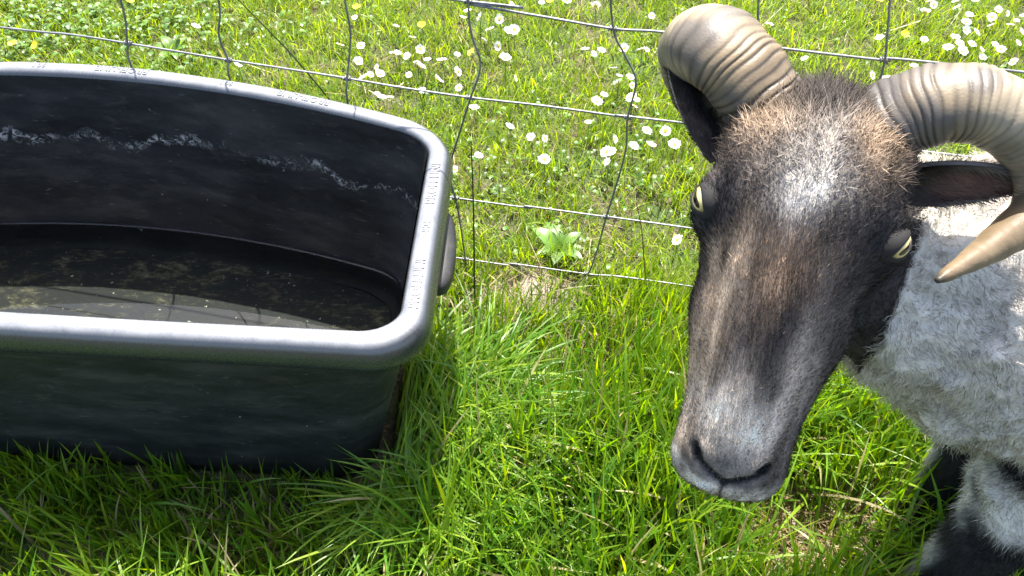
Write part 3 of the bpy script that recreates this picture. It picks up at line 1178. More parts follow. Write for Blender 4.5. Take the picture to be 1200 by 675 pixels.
# horns
def horn(px, rad, ridges, name='horn', n=420, sides=40, flat=.80, seed=1, roll=0.0):
    P = catmull(np.array([at(*q) for q in px]), n)
    seg = np.linalg.norm(np.diff(P, axis=0), axis=1)
    S = np.concatenate([[0], np.cumsum(seg)])
    q = S / S[-1]
    R = np.interp(np.linspace(0, len(rad) - 1, n), np.arange(len(rad)), rad)
    # smooth radii
    ker = np.ones(41) / 41
    R = np.convolve(np.pad(R, 20, mode='edge'), ker, 'valid')
    R[-8:] *= np.linspace(1, .25, 8) ** .5
    T = norm(np.gradient(P, axis=0))
    u = norm(np.cross(T[0], np.array([0.2, 0.1, 1.0])))
    th = np.linspace(0, 2 * np.pi, sides, endpoint=False)
    V, C = [], []
    for i in range(n):
        u = norm(u - T[i] * np.dot(u, T[i]))
        w = np.cross(T[i], u)
        wob = .35 * np.sin(th * 2 + seed) + .25 * np.sin(th * 3 + 2 * seed)
        phase = S[i] / .0052 * 2 * np.pi * (1 - .2 * q[i]) + wob * 1.8 + 1.9 * np.sin(S[i] * 150 + seed) + .8 * np.sin(th * 5 + S[i] * 90)
        amp = .0011 * np.clip(ridges - 1.3 * q[i], .12, 1) * (.7 + .5 * np.sin(S[i] * 233 + th * 1.0))
        rr = R[i] * (1 + .05 * np.cos(2 * (th - roll)) - .035 * np.cos(3 * (th - roll)))
        ridge = (1 - np.abs(np.sin(phase / 2))) ** 1.0
        big = .0006 * np.sin(S[i] / .027 * 6.28 + wob * 2)
        rr = rr + (amp * (1 - 2.1 * ridge ** 2) + big * (R[i] / .03))
        ring = P[i] + rr[:, None] * (np.cos(th)[:, None] * u * flat ** .25 + np.sin(th)[:, None] * w)
        V.append(ring)
        C.append(np.stack([ridge, np.full(sides, q[i]), np.full(sides, R[i])], 1))
    V = np.vstack(V); C = np.vstack(C)
    F = []
    for i in range(n - 1):
        for j in range(sides):
            kx = (j + 1) % sides
            F.append([i * sides + j, i * sides + kx, (i + 1) * sides + kx, (i + 1) * sides + j])
    F.append(list(range(sides))[::-1]); F.append([(n - 1) * sides + j for j in range(sides)])
    # colour: straw and bone, grey growth bands near the root, dark valleys
    ridge, qq = C[:, 0], C[:, 1]
    n1 = fbm(V, 55, 4, 71 + seed) * .5 + .5
    n2 = fbm(V * np.array([1, 1, 1]), 22, 3, 81 + seed) * .5 + .5
    K = np.tile([[.25, .20, .135]], (len(V), 1))
    K = lerp(K, (.40, .365, .30), smooth(.24, .42, qq) * smooth(.75, .4, qq) * .9)
    K = lerp(K, (.15, .12, .085), smooth(.45, .8, n1) * .7)
    K = lerp(K, (.085, .085, .095), smooth(.40, .62, n2) * smooth(.75, .2, qq) * .85)
    K = lerp(K, (.075, .07, .075), smooth(.24, .03, qq) * .72)
    K = lerp(K, (.035, .03, .027), np.clip(ridge * 1.6 - .25, 0, 1) * np.clip(1.25 - 2.3 * qq, .12, 1) * np.clip(.35 + 1.1 * n1, 0, 1))
    K = lerp(K, (.12, .09, .06), smooth(.82, .97, qq) * smooth(.35, .75, n1) * .8)
    K = lerp(K, (.15, .115, .075), smooth(.62, .8, qq) * (.35 + .6 * smooth(.35, .6, n2)))
    K = K * (.50 + .42 * n1[:, None]) * np.array([[1.0, .93, .80]])
    K = lerp(K, (.02, .018, .015), smooth(.975, .995, qq) * .8)
    m = mesh_np(name, V - RB, F)
    set_color(m, 'col', np.clip(K, .005, .9))
    return link(name, m, m_horn, ram)


m_horn = attr_mat('horn_keratin', .5, .4, 500, .35, .0008)
hr_ = [(985, 205, .672), (1022, 162, .636), (1068, 132, .617), (1130, 122, .605), (1185, 142, .605), (1222, 190, .615), (1218, 243, .625), (1172, 282, .610), (1098, 329, .580)]
horn(hr_, [.030, .0315, .0305, .0285, .0265, .0225, .0185, .0135, .003], 1.0, seed=1)
hl_ = [(925, 170, .652), (900, 132, .652), (868, 84, .648), (836, 56, .660), (818, 62, .700), (826, 110, .745), (858, 165, .765), (890, 200, .74)]
horn(hl_, [.030, .0315, .0325, .0335, .0315, .027, .019, .005], 1.0, seed=2)


# ears
def ear(name, root, tip, up, width, cup, seed):
    root, tip, up = np.array(root), np.array(tip), np.array(up, float)
    ax = tip - root
    L = np.linalg.norm(ax); ax = ax / L
    up = norm(up - ax * np.dot(up, ax))
    sd = np.cross(ax, up)
    nu, nvv = 26, 15
    grid = np.zeros((nu, nvv, 3))
    for i in range(nu):
        q = i / (nu - 1)
        w = width * (math.sin(math.pi * min(1, (q * .93 + .07)) ** .80) ** .75 + .28 * (1 - q) ** 2) * .5
        if q > .985: w *= .5
        for j in range(nvv):
            v = j / (nvv - 1) * 2 - 1
            c = cup * (1 - .45 * q)
            a = v * c
            grid[i, j] = root + ax * L * q + sd * w * math.sin(a) / max(math.sin(min(c, 1.57)), .3) + up * w * (math.cos(c) - math.cos(a)) * 1.0 - up * .010 * q * q
    G = grid.reshape(-1, 3)
    du = np.gradient(grid, axis=0); dv = np.gradient(grid, axis=1)
    Nn = norm(np.cross(du, dv)).reshape(-1, 3)
    t = .0016
    Vv = np.vstack([G + Nn * t, G - Nn * t])
    F = []
    o2 = nu * nvv
    for i in range(nu - 1):
        for j in range(nvv - 1):
            a = i * nvv + j
            F.append([a, a + nvv, a + nvv + 1, a + 1])
            F.append([o2 + a, o2 + a + 1, o2 + a + nvv + 1, o2 + a + nvv])
    bd = [i * nvv for i in range(nu)] + [(nu - 1) * nvv + j for j in range(1, nvv)] + [i * nvv + nvv - 1 for i in range(nu - 2, -1, -1)] + [j for j in range(nvv - 2, 0, -1)]
    for i in range(len(bd)):
        a, b2 = bd[i], bd[(i + 1) % len(bd)]
        F.append([a, b2, o2 + b2, o2 + a])
    inside = np.dot(Nn.mean(0), up) > 0          # which side looks along 'up' (the opening)
    q = np.tile(np.repeat(np.linspace(0, 1, nu), nvv), 2)
    vv = np.tile(np.tile(np.linspace(-1, 1, nvv), nu), 2)
    top_side = np.concatenate([np.full(o2, 1.0 if inside else 0.0), np.full(o2, 0.0 if inside else 1.0)])
    K = np.tile([[.022, .020, .022]], (2 * o2, 1))
    nz = fbm(Vv, 60, 3, seed) * .5 + .5
    K = lerp(K, (.07, .058, .05), smooth(.4, .8, nz) * .8)
    K = lerp(K, (.24, .14, .11), top_side * smooth(.9, .3, np.abs(vv)) * smooth(.12, .4, q) * .8)
    K = lerp(K, (.24, .20, .17), smooth(.72, .95, q) * .75 * smooth(.25, .6, nz))
    K = lerp(K, (.40, .36, .32), top_side * smooth(.72, .9, np.abs(vv)) * smooth(.15, .5, q) * .55)
    m = mesh_np(name, Vv - RB, F)
    set_color(m, 'col', K)
    o = link(name, m, m_skin, ram)
    # hair on the ear
    r = np.random.default_rng(seed)
    n = 9000
    ii_ = r.integers(0, nu - 1, n); jj_ = r.integers(0, nvv - 1, n); sidef = r.integers(0, 2, n)
    fu, fv = r.random(n)[:, None], r.random(n)[:, None]
    def bil(A): return (A[ii_, jj_] * (1 - fu) + A[ii_ + 1, jj_] * fu) * (1 - fv) + (A[ii_, jj_ + 1] * (1 - fu) + A[ii_ + 1, jj_ + 1] * fu) * fv
    Pp = bil(grid); Nb = norm(bil(Nn.reshape(nu, nvv, 3))) * np.where(sidef == 0, 1, -1)[:, None]
    Kc = K.reshape(2, nu, nvv, 3)
    cc_ = Kc[sidef, ii_, jj_] * (.7 + .7 * r.random(n))[:, None]
    Pp = Pp + Nb * t
    fl = norm(ax[None] + .35 * r.normal(size=(n, 3)))
    Ln = (.006 + .005 * r.random(n))[:, None]
    sdv = norm(np.cross(fl, Nb)) * .00028
    p1 = Pp + fl * Ln * .5 + Nb * Ln * .2
    p2 = Pp + fl * Ln + Nb * Ln * .28
    Vx = np.stack([Pp - sdv, Pp + sdv, p1 - sdv * .8, p1 + sdv * .8, p2], 1).reshape(-1, 3)
    bs = np.arange(n)[:, None] * 5
    ll = (bs + np.array([0, 1, 3, 2, 2, 3, 4])[None]).ravel()
    st = (np.arange(n)[:, None] * 7 + np.array([0, 4])[None]).ravel()
    m = mesh_np('ear_hair', Vx - RB, loops=ll, starts=st)
    set_color(m, 'col', np.repeat(cc_, 5, 0))
    set_vec(m, 'nrm', np.repeat(Nb, 5, 0))
    e = link('ear_hair', m, m_fur, o)
    e['kind'] = 'stuff'


cdir = norm(CAM - E0)
ear('ear', at(1046, 216, .632), at(1228, 222, .630), cdir * .85 + np.array([0, -.35, -.60]), .040, 1.0, 91)
ear('ear', at(846, 196, .675), at(771, 60, .715), -W_ * .9 - N_ * .3 + np.array([0, .2, 0]), .054, 1.15, 92)

# eyes
k = NT('ram_eye')
tc = k.n('ShaderNodeTexCoord'); ob = tc.outputs['Object']
sep = k.n('ShaderNodeSeparateXYZ'); k.l(ob, sep.inputs[0])
ang = k.math('SQRT', k.math('ADD', k.math('POWER', sep.outputs['X'], 2), k.math('POWER', sep.outputs['Y'], 2)))
iris = k.ramp(k.noise(ob, 700, 4, .7), [(0.3, (.40, .30, .10)), (0.7, (.62, .52, .24))])
# horizontal slot pupil: wide in X, narrow in Y
ex = k.math('DIVIDE', sep.outputs['X'], .0085)
ey = k.math('DIVIDE', sep.outputs['Y'], .0026)
sl_ = k.math('ADD', k.math('POWER', ex, 4), k.math('POWER', ey, 2))
pup = k.ramp(sl_, [(0.8, (1, 1, 1)), (1.0, (0, 0, 0))])
c = k.mix(k.ramp(ang, [(.0103, (0, 0, 0)), (.0115, (1, 1, 1))]), iris, (.035, .022, .014))
c = k.mix(pup, c, (.004, .004, .006))
b = k.bsdf(c, .08)
b.inputs['Coat Weight'].default_value = .6
m_eye = k.done(b.outputs[0])
from mathutils import Matrix


def uvs(r, nu=24, nv=16):
    V, F = [], []
    for i in range(nv + 1):
        a = math.pi * i / nv
        for j in range(nu):
            bb = 2 * math.pi * j / nu
            V.append((r * math.sin(a) * math.cos(bb), r * math.sin(a) * math.sin(bb), r * math.cos(a)))
    for i in range(nv):
        for j in range(nu):
            kx = (j + 1) % nu
            F.append([i * nu + j, (i + 1) * nu + j, (i + 1) * nu + kx, i * nu + kx])
    return np.array(V), F


m_lid = flat_mat('eyelid_skin', (.008, .007, .007), .85, nscale=400)
ER = .0135
for sx in (-1, 1):
    c = hl(-.003, sx * .0650, .007)
    z = norm(sx * .82 * W_ + .56 * N_ - .02 * A_)
    xax = norm(A_ * .96 + N_ * (-.25) - z * np.dot(A_ * .96 + N_ * (-.25), z))   # slot runs along the head
    if True:
        # in a grazing head the slot keeps level with the horizon
        hz_ = norm(np.cross(np.array([0, 0, 1.0]), z))
        xax = norm(xax * .35 + hz_ * (1 if np.dot(hz_, xax) > 0 else -1) * .9)
        xax = norm(xax - z * np.dot(xax, z))
    yax = np.cross(z, xax)
    M = Matrix(((xax[0], yax[0], z[0], c[0] - RB[0]), (xax[1], yax[1], z[1], c[1] - RB[1]), (xax[2], yax[2], z[2], c[2] - RB[2]), (0, 0, 0, 1)))
    V, F = uvs(ER)
    o = link('eye', mesh_np('eye', V, F), m_eye, ram)
    o.matrix_local = M
    # lids: a shell with an almond opening
    nu, nr = 40, 7
    Vl, Fl = [], []
    for i in range(nr):
        q = i / (nr - 1)
        for j in range(nu):
            a = 2 * math.pi * j / nu
            ca, sa = math.cos(a), math.sin(a)
            ox, oy = .0118 * ca, (.0072 if sa > 0 else .0060) * sa * (1 - .25 * abs(ca) ** 2)
            rr = 1 + q * .50
            X, Y = ox * rr, oy * (1 + q * 1.35)
            R2 = ER * (1.05 + .06 * math.sin(q * math.pi))
            d = math.hypot(X, Y)
            Z = math.sqrt(max(R2 * R2 - d * d, 0)) if d < R2 * .94 else R2 * .34 - (d - R2 * .94) * 1.2
            Vl.append((X, Y, Z))
    for i in range(nr - 1):
        for j in range(nu):
            kx = (j + 1) % nu
            Fl.append([i * nu + j, i * nu + kx, (i + 1) * nu + kx, (i + 1) * nu + j])
    o2 = link('eyelid', mesh_np('eyelid', np.array(Vl), Fl), m_lid, o)
    md = o2.modifiers.new('t', 'SOLIDIFY'); md.thickness = .0012; md.offset = 1

# ================================================================== GRASS
m_grass = leaf_mat('grass_blade', .55, .40, spec=.5)


def in_view(X, Y, mx=.30):
    """ground area of the picture with a margin all round"""
    hw_ = .45 + (Y - .3) * .42 + mx + .25
    return (np.abs(X) < hw_) & (Y > .18) & (Y < 2.45)


def blades(name, X, Y, H, Wd, lean, bend, phi, C, K=4, zoff=0.0, lay=None):
    n = len(X)
    r = rng
    Z = ground_z(X, Y) + zoff
    root = np.stack([X, Y, Z - .003], 1)
    dirv = np.stack([np.cos(phi), np.sin(phi), np.zeros(n)], 1)
    q = np.linspace(0, 1, K + 1)

    def build(root, H, phi, dirv):
        pts = []
        p = root.copy()
        pts.append(p)
        for i in range(K):
            a = lean + bend * (q[i] + q[i + 1]) * .5
            p = p + (np.sin(a)[:, None] * dirv + np.cos(a)[:, None] * np.array([0, 0, 1.0])) * (H / K)[:, None]
            p = p.copy(); p[:, 2] = np.maximum(p[:, 2], .004 + Z * 0)
            pts.append(p)
        return np.stack(pts, 1)
    pts = build(root, H, phi, dirv)
    # keep clear of the trough: turn blades that would enter it, then shorten, then drop
    for it in range(7):
        bad = in_trough(pts).any(1)
        if not bad.any(): break
        if it == 0:
            outx = np.where(X > XR0 - .12, 1.0, 0.0); outy = np.where(Y < .75, -1.0, np.where(Y > .9, 1.0, 0.0))
            ang = np.arctan2(outy + 1e-6, outx)
            phi = np.where(bad, ang + r.normal(size=n) * .5, phi)
            lean = np.where(bad, np.maximum(lean, .35), lean)
            dirv = np.stack([np.cos(phi), np.sin(phi), np.zeros(n)], 1)
        else:
            H = np.where(bad, H * .62, H)
        pts = build(root, H, phi, dirv)
    keep = ~in_trough(pts).any(1)
    pts, Wd, C, phi = pts[keep], Wd[keep], C[keep], phi[keep]
    n = len(pts)
    tw = phi + np.pi / 2 + r.normal(size=n) * .5
    side = np.stack([np.cos(tw), np.sin(tw), .15 * r.normal(size=n)], 1)
    Vl = []
    prof = np.interp(q, [0, .25, .6, .85, 1], [.65, 1, .85, .5, 0])
    for i in range(K):
        wk = (Wd * prof[i] * .5)[:, None]
        Vl += [pts[:, i] - side * wk, pts[:, i] + side * wk]
    Vl.append(pts[:, K])
    nvp = 2 * K + 1
    V = np.stack(Vl, 1).reshape(-1, 3)
    base = np.arange(n)[:, None] * nvp
    fq = np.array([[2 * i, 2 * i + 1, 2 * i + 3, 2 * i + 2] for i in range(K - 1)])
    ll = np.concatenate([(base[:, :, None] + fq[None]).reshape(n, -1), base + np.array([[2 * K - 2, 2 * K - 1, 2 * K]])], 1).ravel()
    per = 4 * (K - 1) + 3
    st = (np.arange(n)[:, None] * per + np.array([4 * i for i in range(K)])[None]).ravel()
    m = mesh_np(name, V, loops=ll, starts=st)
    qq = np.tile(np.array([i // 2 for i in range(nvp)]) / K, n)[:, None]
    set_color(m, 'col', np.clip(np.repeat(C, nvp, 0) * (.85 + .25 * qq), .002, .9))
    return link(name, m, m_grass)


def grass_colors(n, X, Y, yellow, dry):
    r = rng
    p = np.stack([X, Y, np.zeros(n)], 1)
    t = np.clip(.5 + .35 * fbm(p, 5, 2, 101) + .3 * r.normal(size=n), 0, 1)
    A = np.array([[.054, .152, .014]]); B = np.array([[.145, .265, .020]]); Yl = np.array([[.31, .38, .030]])
    C = A * (1 - t)[:, None] + B * t[:, None]
    yv = np.clip(yellow + .25 * r.normal(size=n), 0, 1)[:, None]
    C = C * (1 - yv) + Yl * yv
    D = np.array([[.34, .29, .15]]) * (.6 + .6 * r.random(n))[:, None]
    dm = (r.random(n) < dry)[:, None]
    return np.where(dm, D, C) * (.8 + .4 * r.random(n))[:, None]


def bare_factor(X, Y):
    f = 1 - .93 * np.exp(-(((X - MOUND[0]) / .075) ** 2 + ((Y - MOUND[1]) / .045) ** 2))
    f = f * (1 - .93 * np.exp(-(((X - BARE[0]) / .10) ** 2 + ((Y - BARE[1] + .03) / .075) ** 2)))
    f = f * (1 - .2 * np.exp(-(((X - TROD[0]) / .16) ** 2 + ((Y - TROD[1]) / .07) ** 2)))
    return f


def scatter(n, keepfn):
    X = rng.uniform(-1.75, 1.75, n); Y = rng.uniform(.15, 2.45, n)
    m = in_view(X, Y) & keepfn(X, Y)
    return X[m], Y[m]


# --- long pasture grass on the near side of the fence
X, Y = scatter(480000, lambda X, Y: Y < fence_y(X) + .05)
p = np.stack([X, Y, np.zeros_like(X)], 1)
cl = .55 + .45 * fbm(p, 14, 2, 111)
m = rng.random(len(X)) < np.clip(cl, .25, 1) * bare_factor(X, Y) * .62
X, Y = X[m], Y[m]; n = len(X); p = p[m]
tall = np.clip(.5 + .5 * fbm(p, 7, 2, 121), 0, 1)
nearf = smooth(.98, .55, Y)
H = (.05 + .10 * rng.random(n) ** 1.3 + .05 * tall) * (.55 + .7 * nearf) * (.45 + .55 * bare_factor(X, Y))
front = smooth(-.10, -.20, X) * smooth(.30, .46, Y)
H = H * (1 - .48 * front)
Wd = (.0020 + .0034 * rng.random(n) ** 1.3) * (.7 + .5 * nearf)
sw = 2 * np.pi * vnoise(p, 6, 131)
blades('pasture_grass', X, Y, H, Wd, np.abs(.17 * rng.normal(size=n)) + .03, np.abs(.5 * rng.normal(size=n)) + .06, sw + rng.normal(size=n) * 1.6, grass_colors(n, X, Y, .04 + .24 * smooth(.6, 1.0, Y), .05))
ob_ = bpy.data.objects['pasture_grass']
tag(ob_, 'long green pasture grass on the near side around trough and ram', 'grass', kind='stuff')
print('pasture', n)
X, Y = scatter(16000, lambda X, Y: (Y < .85) & (Y < fence_y(X) - .05))
m = rng.random(len(X)) < bare_factor(X, Y) * .8 * smooth(.85, .45, Y) * (1 - .9 * smooth(-.10, -.2, X) * smooth(.36, .48, Y))
X, Y = X[m], Y[m]; n = len(X)
Xe = rng.uniform(-.19, -.02, 1500); Ye = rng.uniform(.48, .76, 1500)
X, Y = np.concatenate([X, Xe]), np.concatenate([Y, Ye]); n = len(X)
blades('long_grass', X, Y, .12 + .10 * rng.random(n), .0032 + .0024 * rng.random(n), .15 + .3 * rng.random(n), .7 + 1.3 * rng.random(n), rng.random(n) * 6.28, grass_colors(n, X, Y, .12, .04) * 1.1, K=7)
tag(bpy.data.objects['long_grass'], 'tall arching grass blades standing above the pasture sward in the foreground', 'grass', kind='stuff')
# --- short daisy lawn beyond the fence
X, Y = scatter(450000, lambda X, Y: Y >= fence_y(X) - .03)
p = np.stack([X, Y, np.zeros_like(X)], 1)
cl = .6 + .4 * fbm(p, 16, 2, 141)
m = rng.random(len(X)) < np.clip(cl, .25, 1) * bare_factor(X, Y) * .55
X, Y = X[m], Y[m]; n = len(X); p = p[m]
tall = np.clip(.5 + .5 * fbm(p, 6, 2, 151), 0, 1)
H = (.022 + .035 * rng.random(n) ** 1.4 + .028 * tall) * (.45 + .55 * bare_factor(X, Y))
Wd = .0013 + .0016 * rng.random(n)
sw = 2 * np.pi * vnoise(p, 7, 161)
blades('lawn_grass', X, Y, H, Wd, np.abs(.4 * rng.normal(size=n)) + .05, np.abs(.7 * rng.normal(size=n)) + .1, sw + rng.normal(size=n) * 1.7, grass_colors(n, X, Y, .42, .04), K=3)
tag(bpy.data.objects['lawn_grass'], 'short bright yellow green grass beyond the wire fence', 'grass', kind='stuff')
print('lawn', n)
# --- dead straw lying in the sward
def straw_at(n, cx, cy, sx, sy):
    return cx + sx * rng.normal(size=n), cy + sy * rng.normal(size=n)
xs, ys = zip(straw_at(1500, BARE[0], BARE[1], .09, .04), straw_at(130, TROD[0], TROD[1], .14, .06), straw_at(160, MOUND[0] + .06, MOUND[1] - .02, .12, .06), straw_at(200, -.28, .50, .12, .025))
X, Y = np.concatenate(xs), np.concatenate(ys)
Xr, Yr = scatter(9000, lambda X, Y: rng.random(len(X)) < .16)
X, Y = np.concatenate([X, Xr]), np.concatenate([Y, Yr])
n = len(X)
C = np.array([[.36, .29, .15]]) * (.35 + .75 * rng.random(n))[:, None] * np.array([1, 1, 1]) + .05 * rng.random((n, 1)) * np.array([[.2, .1, 0]])
blades('dry_straw', X, Y, .04 + .07 * rng.random(n), .0013 + .0014 * rng.random(n), 1.15 + .3 * rng.random(n), .25 * rng.normal(size=n), rng.random(n) * 6.28, C, zoff=.004 + .018 * rng.random(n))
tag(bpy.data.objects['dry_straw'], 'dead straw coloured grass stems lying flat in the sward', 'straw', kind='stuff')

# ================================================================== WEEDS, CLOVER AND LEAVES
def leaf_geo(L, W, fold=.18, droop=.4, nx=7, nyy=4, serr=0.0, stalk=0.0):
    V, F = [], []
    for i in range(nx):
        q = i / (nx - 1)
        w = W * .5 * math.sin(math.pi * (q * .94 + .06) ** .75) ** .8
        if serr: w *= 1 + serr * (1 if i % 2 else -1)
        for j in range(nyy + 1):
            v = j / nyy * 2 - 1
            a = droop * q
            V.append((stalk + L * q * math.cos(a * .5), w * v, stalk * .6 + L * q * .35 * (1 - q) * 1.2 + fold * abs(v) * w - droop * L * q * q * .3))
    for i in range(nx - 1):
        for j in range(nyy):
            a = i * (nyy + 1) + j
            F.append([a, a + nyy + 1, a + nyy + 2, a + 1])
    return np.array(V), F


def placed(VF, loc, yaw, pitch, sc_=1.0):
    V, F = VF
    V = V * sc_
    c, s = math.cos(pitch), math.sin(pitch)
    V = np.column_stack([V[:, 0] * c - V[:, 2] * s, V[:, 1], V[:, 0] * s + V[:, 2] * c])
    c, s = math.cos(yaw), math.sin(yaw)
    V = np.column_stack([V[:, 0] * c - V[:, 1] * s, V[:, 0] * s + V[:, 1] * c, V[:, 2]])
    return V + np.array(loc), F


m_leaf = leaf_mat('broad_leaf', .35, .38, spec=.5)
# silverweed-like cover at the back left, scattered clover elsewhere: uncountable
lf = leaf_geo(.020, .011, .25, .5, 6, 2, .10)
cparts, ccol = [], []
def cover(cx, cy, sx, sy, n, smin=.7, smax=1.4):
    for _ in range(n):
        x_, y_ = cx + random.gauss(0, sx), cy + random.gauss(0, sy)
        if y_ < fence_y(x_) + .02 and y_ > .9 and x_ < .0: continue
        if in_trough(np.array([[x_, y_, .05]]), .03).any(): continue
        z_ = float(ground_z(np.array([x_]), np.array([y_]))[0]) + random.uniform(.006, .040)
        V, F = placed(lf, (x_, y_, z_), random.uniform(0, 6.28), random.uniform(-.3, .7), random.uniform(smin, smax))
        cparts.append((V, F))
        c_ = np.array([.065, .145, .022]) * random.uniform(.7, 1.5) + np.array([.03, .02, 0]) * random.random()
        ccol.append(np.tile(c_, (len(V), 1)))
a = on_plane(100, 35); cover(a[0], a[1], .28, .11, 1000, .55, 1.1)
a = on_plane(20, 40); cover(a[0], a[1], .15, .11, 350, .55, 1.1)
a = on_plane(640, 215); cover(a[0], a[1], .22, .12, 260, .5, .9)
a = on_plane(900, 90); cover(a[0], a[1], .5, .25, 260, .4, .8)
V, F = join(cparts)
me = mesh_np('ground_cover', V, F)
set_color(me, 'col', np.vstack(ccol))
tag(link('ground_cover', me, m_leaf), 'low leafy weeds and clover growing among the grass behind the fence', 'weeds', kind='stuff')


def broad_plant(px, py, n, L, label):
    b_ = on_plane(px, py, .01)
    root = empty('broad_leaved_plant', (b_[0], b_[1], float(ground_z(np.array([b_[0]]), np.array([b_[1]]))[0])))
    tag(root, label, 'plant')
    for i in range(n):
        y_ = i / n * 6.28 + random.uniform(-.3, .3)
        l_ = L * random.uniform(.7, 1.15)
        V, F = placed(leaf_geo(l_, l_ * .48, .22, .8, 12, 6, .03, .006), (0, 0, .004), y_, random.uniform(.35, .8))
        m = mesh_np('leaf', V, F)
        set_color(m, 'col', np.tile(np.array([.10, .19, .03]) * random.uniform(.8, 1.2), (len(V), 1)))
        link('leaf', m, m_leaf, root)


broad_plant(655, 298, 7, .062, 'light green broad leaved dock rosette just behind the bare soil patch')
broad_plant(205, 62, 6, .05, 'small broad leaved weed rosette just behind the far rim of the trough')

# tall single stems standing by the fence
def stem(px_pts, base_px, r, label, colr):
    b_ = on_plane(*base_px)
    P = [b_]
    y0 = b_[1]
    for (px, py) in px_pts:
        d = ray(px, py)
        P.append(CAM + y0 / d[1] * d)
    P = catmull(np.array(P), 24)
    V, F = tube(P - b_, np.linspace(r, r * .45, 24), 6)
    m = mesh_np('grass_stem', V, F)
    set_color(m, 'col', np.tile(colr, (len(V), 1)))
    o = link('grass_stem', m, m_leaf)
    o.location = b_
    tag(o, label, 'grass stem')


stem([(375, 103), (340, 62), (305, 26), (268, -12)], (395, 128), .0021, 'long dark green stem slanting up to the left behind the trough rim', (.045, .085, .015))
stem([(556, 330), (555, 250), (552, 165)], (558, 372), .0020, 'thin dark upright green rush stem right of the trough corner', (.04, .075, .012))
stem([(756, 320), (752, 270), (745, 235)], (760, 352), .0016, 'reddish dry upright grass stem left of the ram face', (.20, .13, .06))

# ================================================================== DAISIES AND BUTTERCUPS
m_petal = NT('daisy_petal')
b = m_petal.bsdf((.82, .81, .78), .55)
tr = m_petal.n('ShaderNodeBsdfTranslucent'); tr.inputs[0].default_value = (.8, .8, .76, 1)
mx = m_petal.n('ShaderNodeMixShader'); mx.inputs[0].default_value = .3
m_petal.l(b.outputs[0], mx.inputs[1]); m_petal.l(tr.outputs[0], mx.inputs[2])
m_petal = m_petal.done(mx.outputs[0])
m_disc = flat_mat('daisy_disc', (.75, .50, .03), .7, nscale=900)
m_butter = flat_mat('buttercup_petal', (.85, .66, .02), .3, nscale=200)
m_stem = flat_mat('flower_stem', (.08, .14, .03), .6)


def flower_meshes(R, npet, cup, wide, hstem, seed, disc=.36):
    r = random.Random(seed)
    V, F = [], []
    for i in range(npet):
        a = 2 * math.pi * i / npet + r.uniform(-.08, .08)
        l_ = R * r.uniform(.86, 1.06); w = wide * r.uniform(.85, 1.1); dz = r.uniform(-.0008, .0008) + (.0006 if i % 2 else 0)
        b0_ = len(V)
        for q, wk in ((.22, .45), (.6, 1.0), (.88, .85), (1.0, .35)):
            for sgn in (-1, 1):
                x, y = l_ * q, sgn * w * wk * .5
                z = cup * R * (q ** 1.5) + dz * q
                V.append((x * math.cos(a) - y * math.sin(a), x * math.sin(a) + y * math.cos(a), z))
        for kx in range(3):
            F.append([b0_ + 2 * kx, b0_ + 2 * kx + 1, b0_ + 2 * kx + 3, b0_ + 2 * kx + 2])
    pet = mesh_np('petals', np.array(V), F)
    Vd, Fd = uvs(R * disc, 12, 8)
    Vd[:, 2] = Vd[:, 2] * .6 + .0004
    dsc = mesh_np('flower_disc', Vd, Fd)
    return pet, dsc


pv = []
for i in range(4):
    pet, dsc = flower_meshes(.0112 + .0006 * i, 15 + i * 2, .10 + .12 * i, .0040, .05, i)
    pet.materials.append(m_petal); dsc.materials.append(m_disc)
    pv.append((pet, dsc))
stem_me = []
for i in range(2):
    P = catmull(np.array([[.004 * i, .003, 0], [.002, .004 * i, .5], [0, 0, 1]]) * np.array([1, 1, 1]), 6)
    V, F = tube(P, [.0010, .0009, .0008, .0008, .0008, .0009], 5)
    me = mesh_np('stem', V, F); me.materials.append(m_stem); stem_me.append(me)

DA = """423,52 461,62 475,66 491,58 484,42 466,30 498,71 494,78 478,88 517,69 536,66 421,73 443,78 435,86 445,86 424,91 443,108 457,114 473,101 511,95 537,85 539,102 493,105 553,128
565,20 588,24 605,35 595,36 574,34 569,46 587,55 588,70 603,90 597,6 637,4 697,7 664,1 762,19 549,12 545,20 687,56 693,65 702,60 729,55 756,60 721,80 728,89 724,98 741,99 710,110 697,120 739,115 742,124 689,143 599,150 624,163 639,163 720,164 714,178 740,170 757,154 782,155 788,168 765,173 812,151 635,187 716,178 711,188 796,280 533,199 561,185
1081,13 1097,7 1090,1 1121,1 1144,1 1124,10 1138,18 1135,28 1127,34 1123,45 1126,53 1111,56 1126,60 1148,39 1164,20 1161,30 1182,17 1190,24 1182,31 1198,18 1198,37 1143,53 1164,53 1151,60 1148,66 1188,73 1195,52 1080,48 1032,44 1021,88 1037,97 1043,96 1071,78 1067,1
870,25 900,29 944,69 755,59 744,118 230,32 275,76 397,52 416,20 1168,12 1160,24 1172,58 448,112 738,92 467,62 488,74"""
DA = [tuple(map(float, q.split(','))) for q in DA.split()]
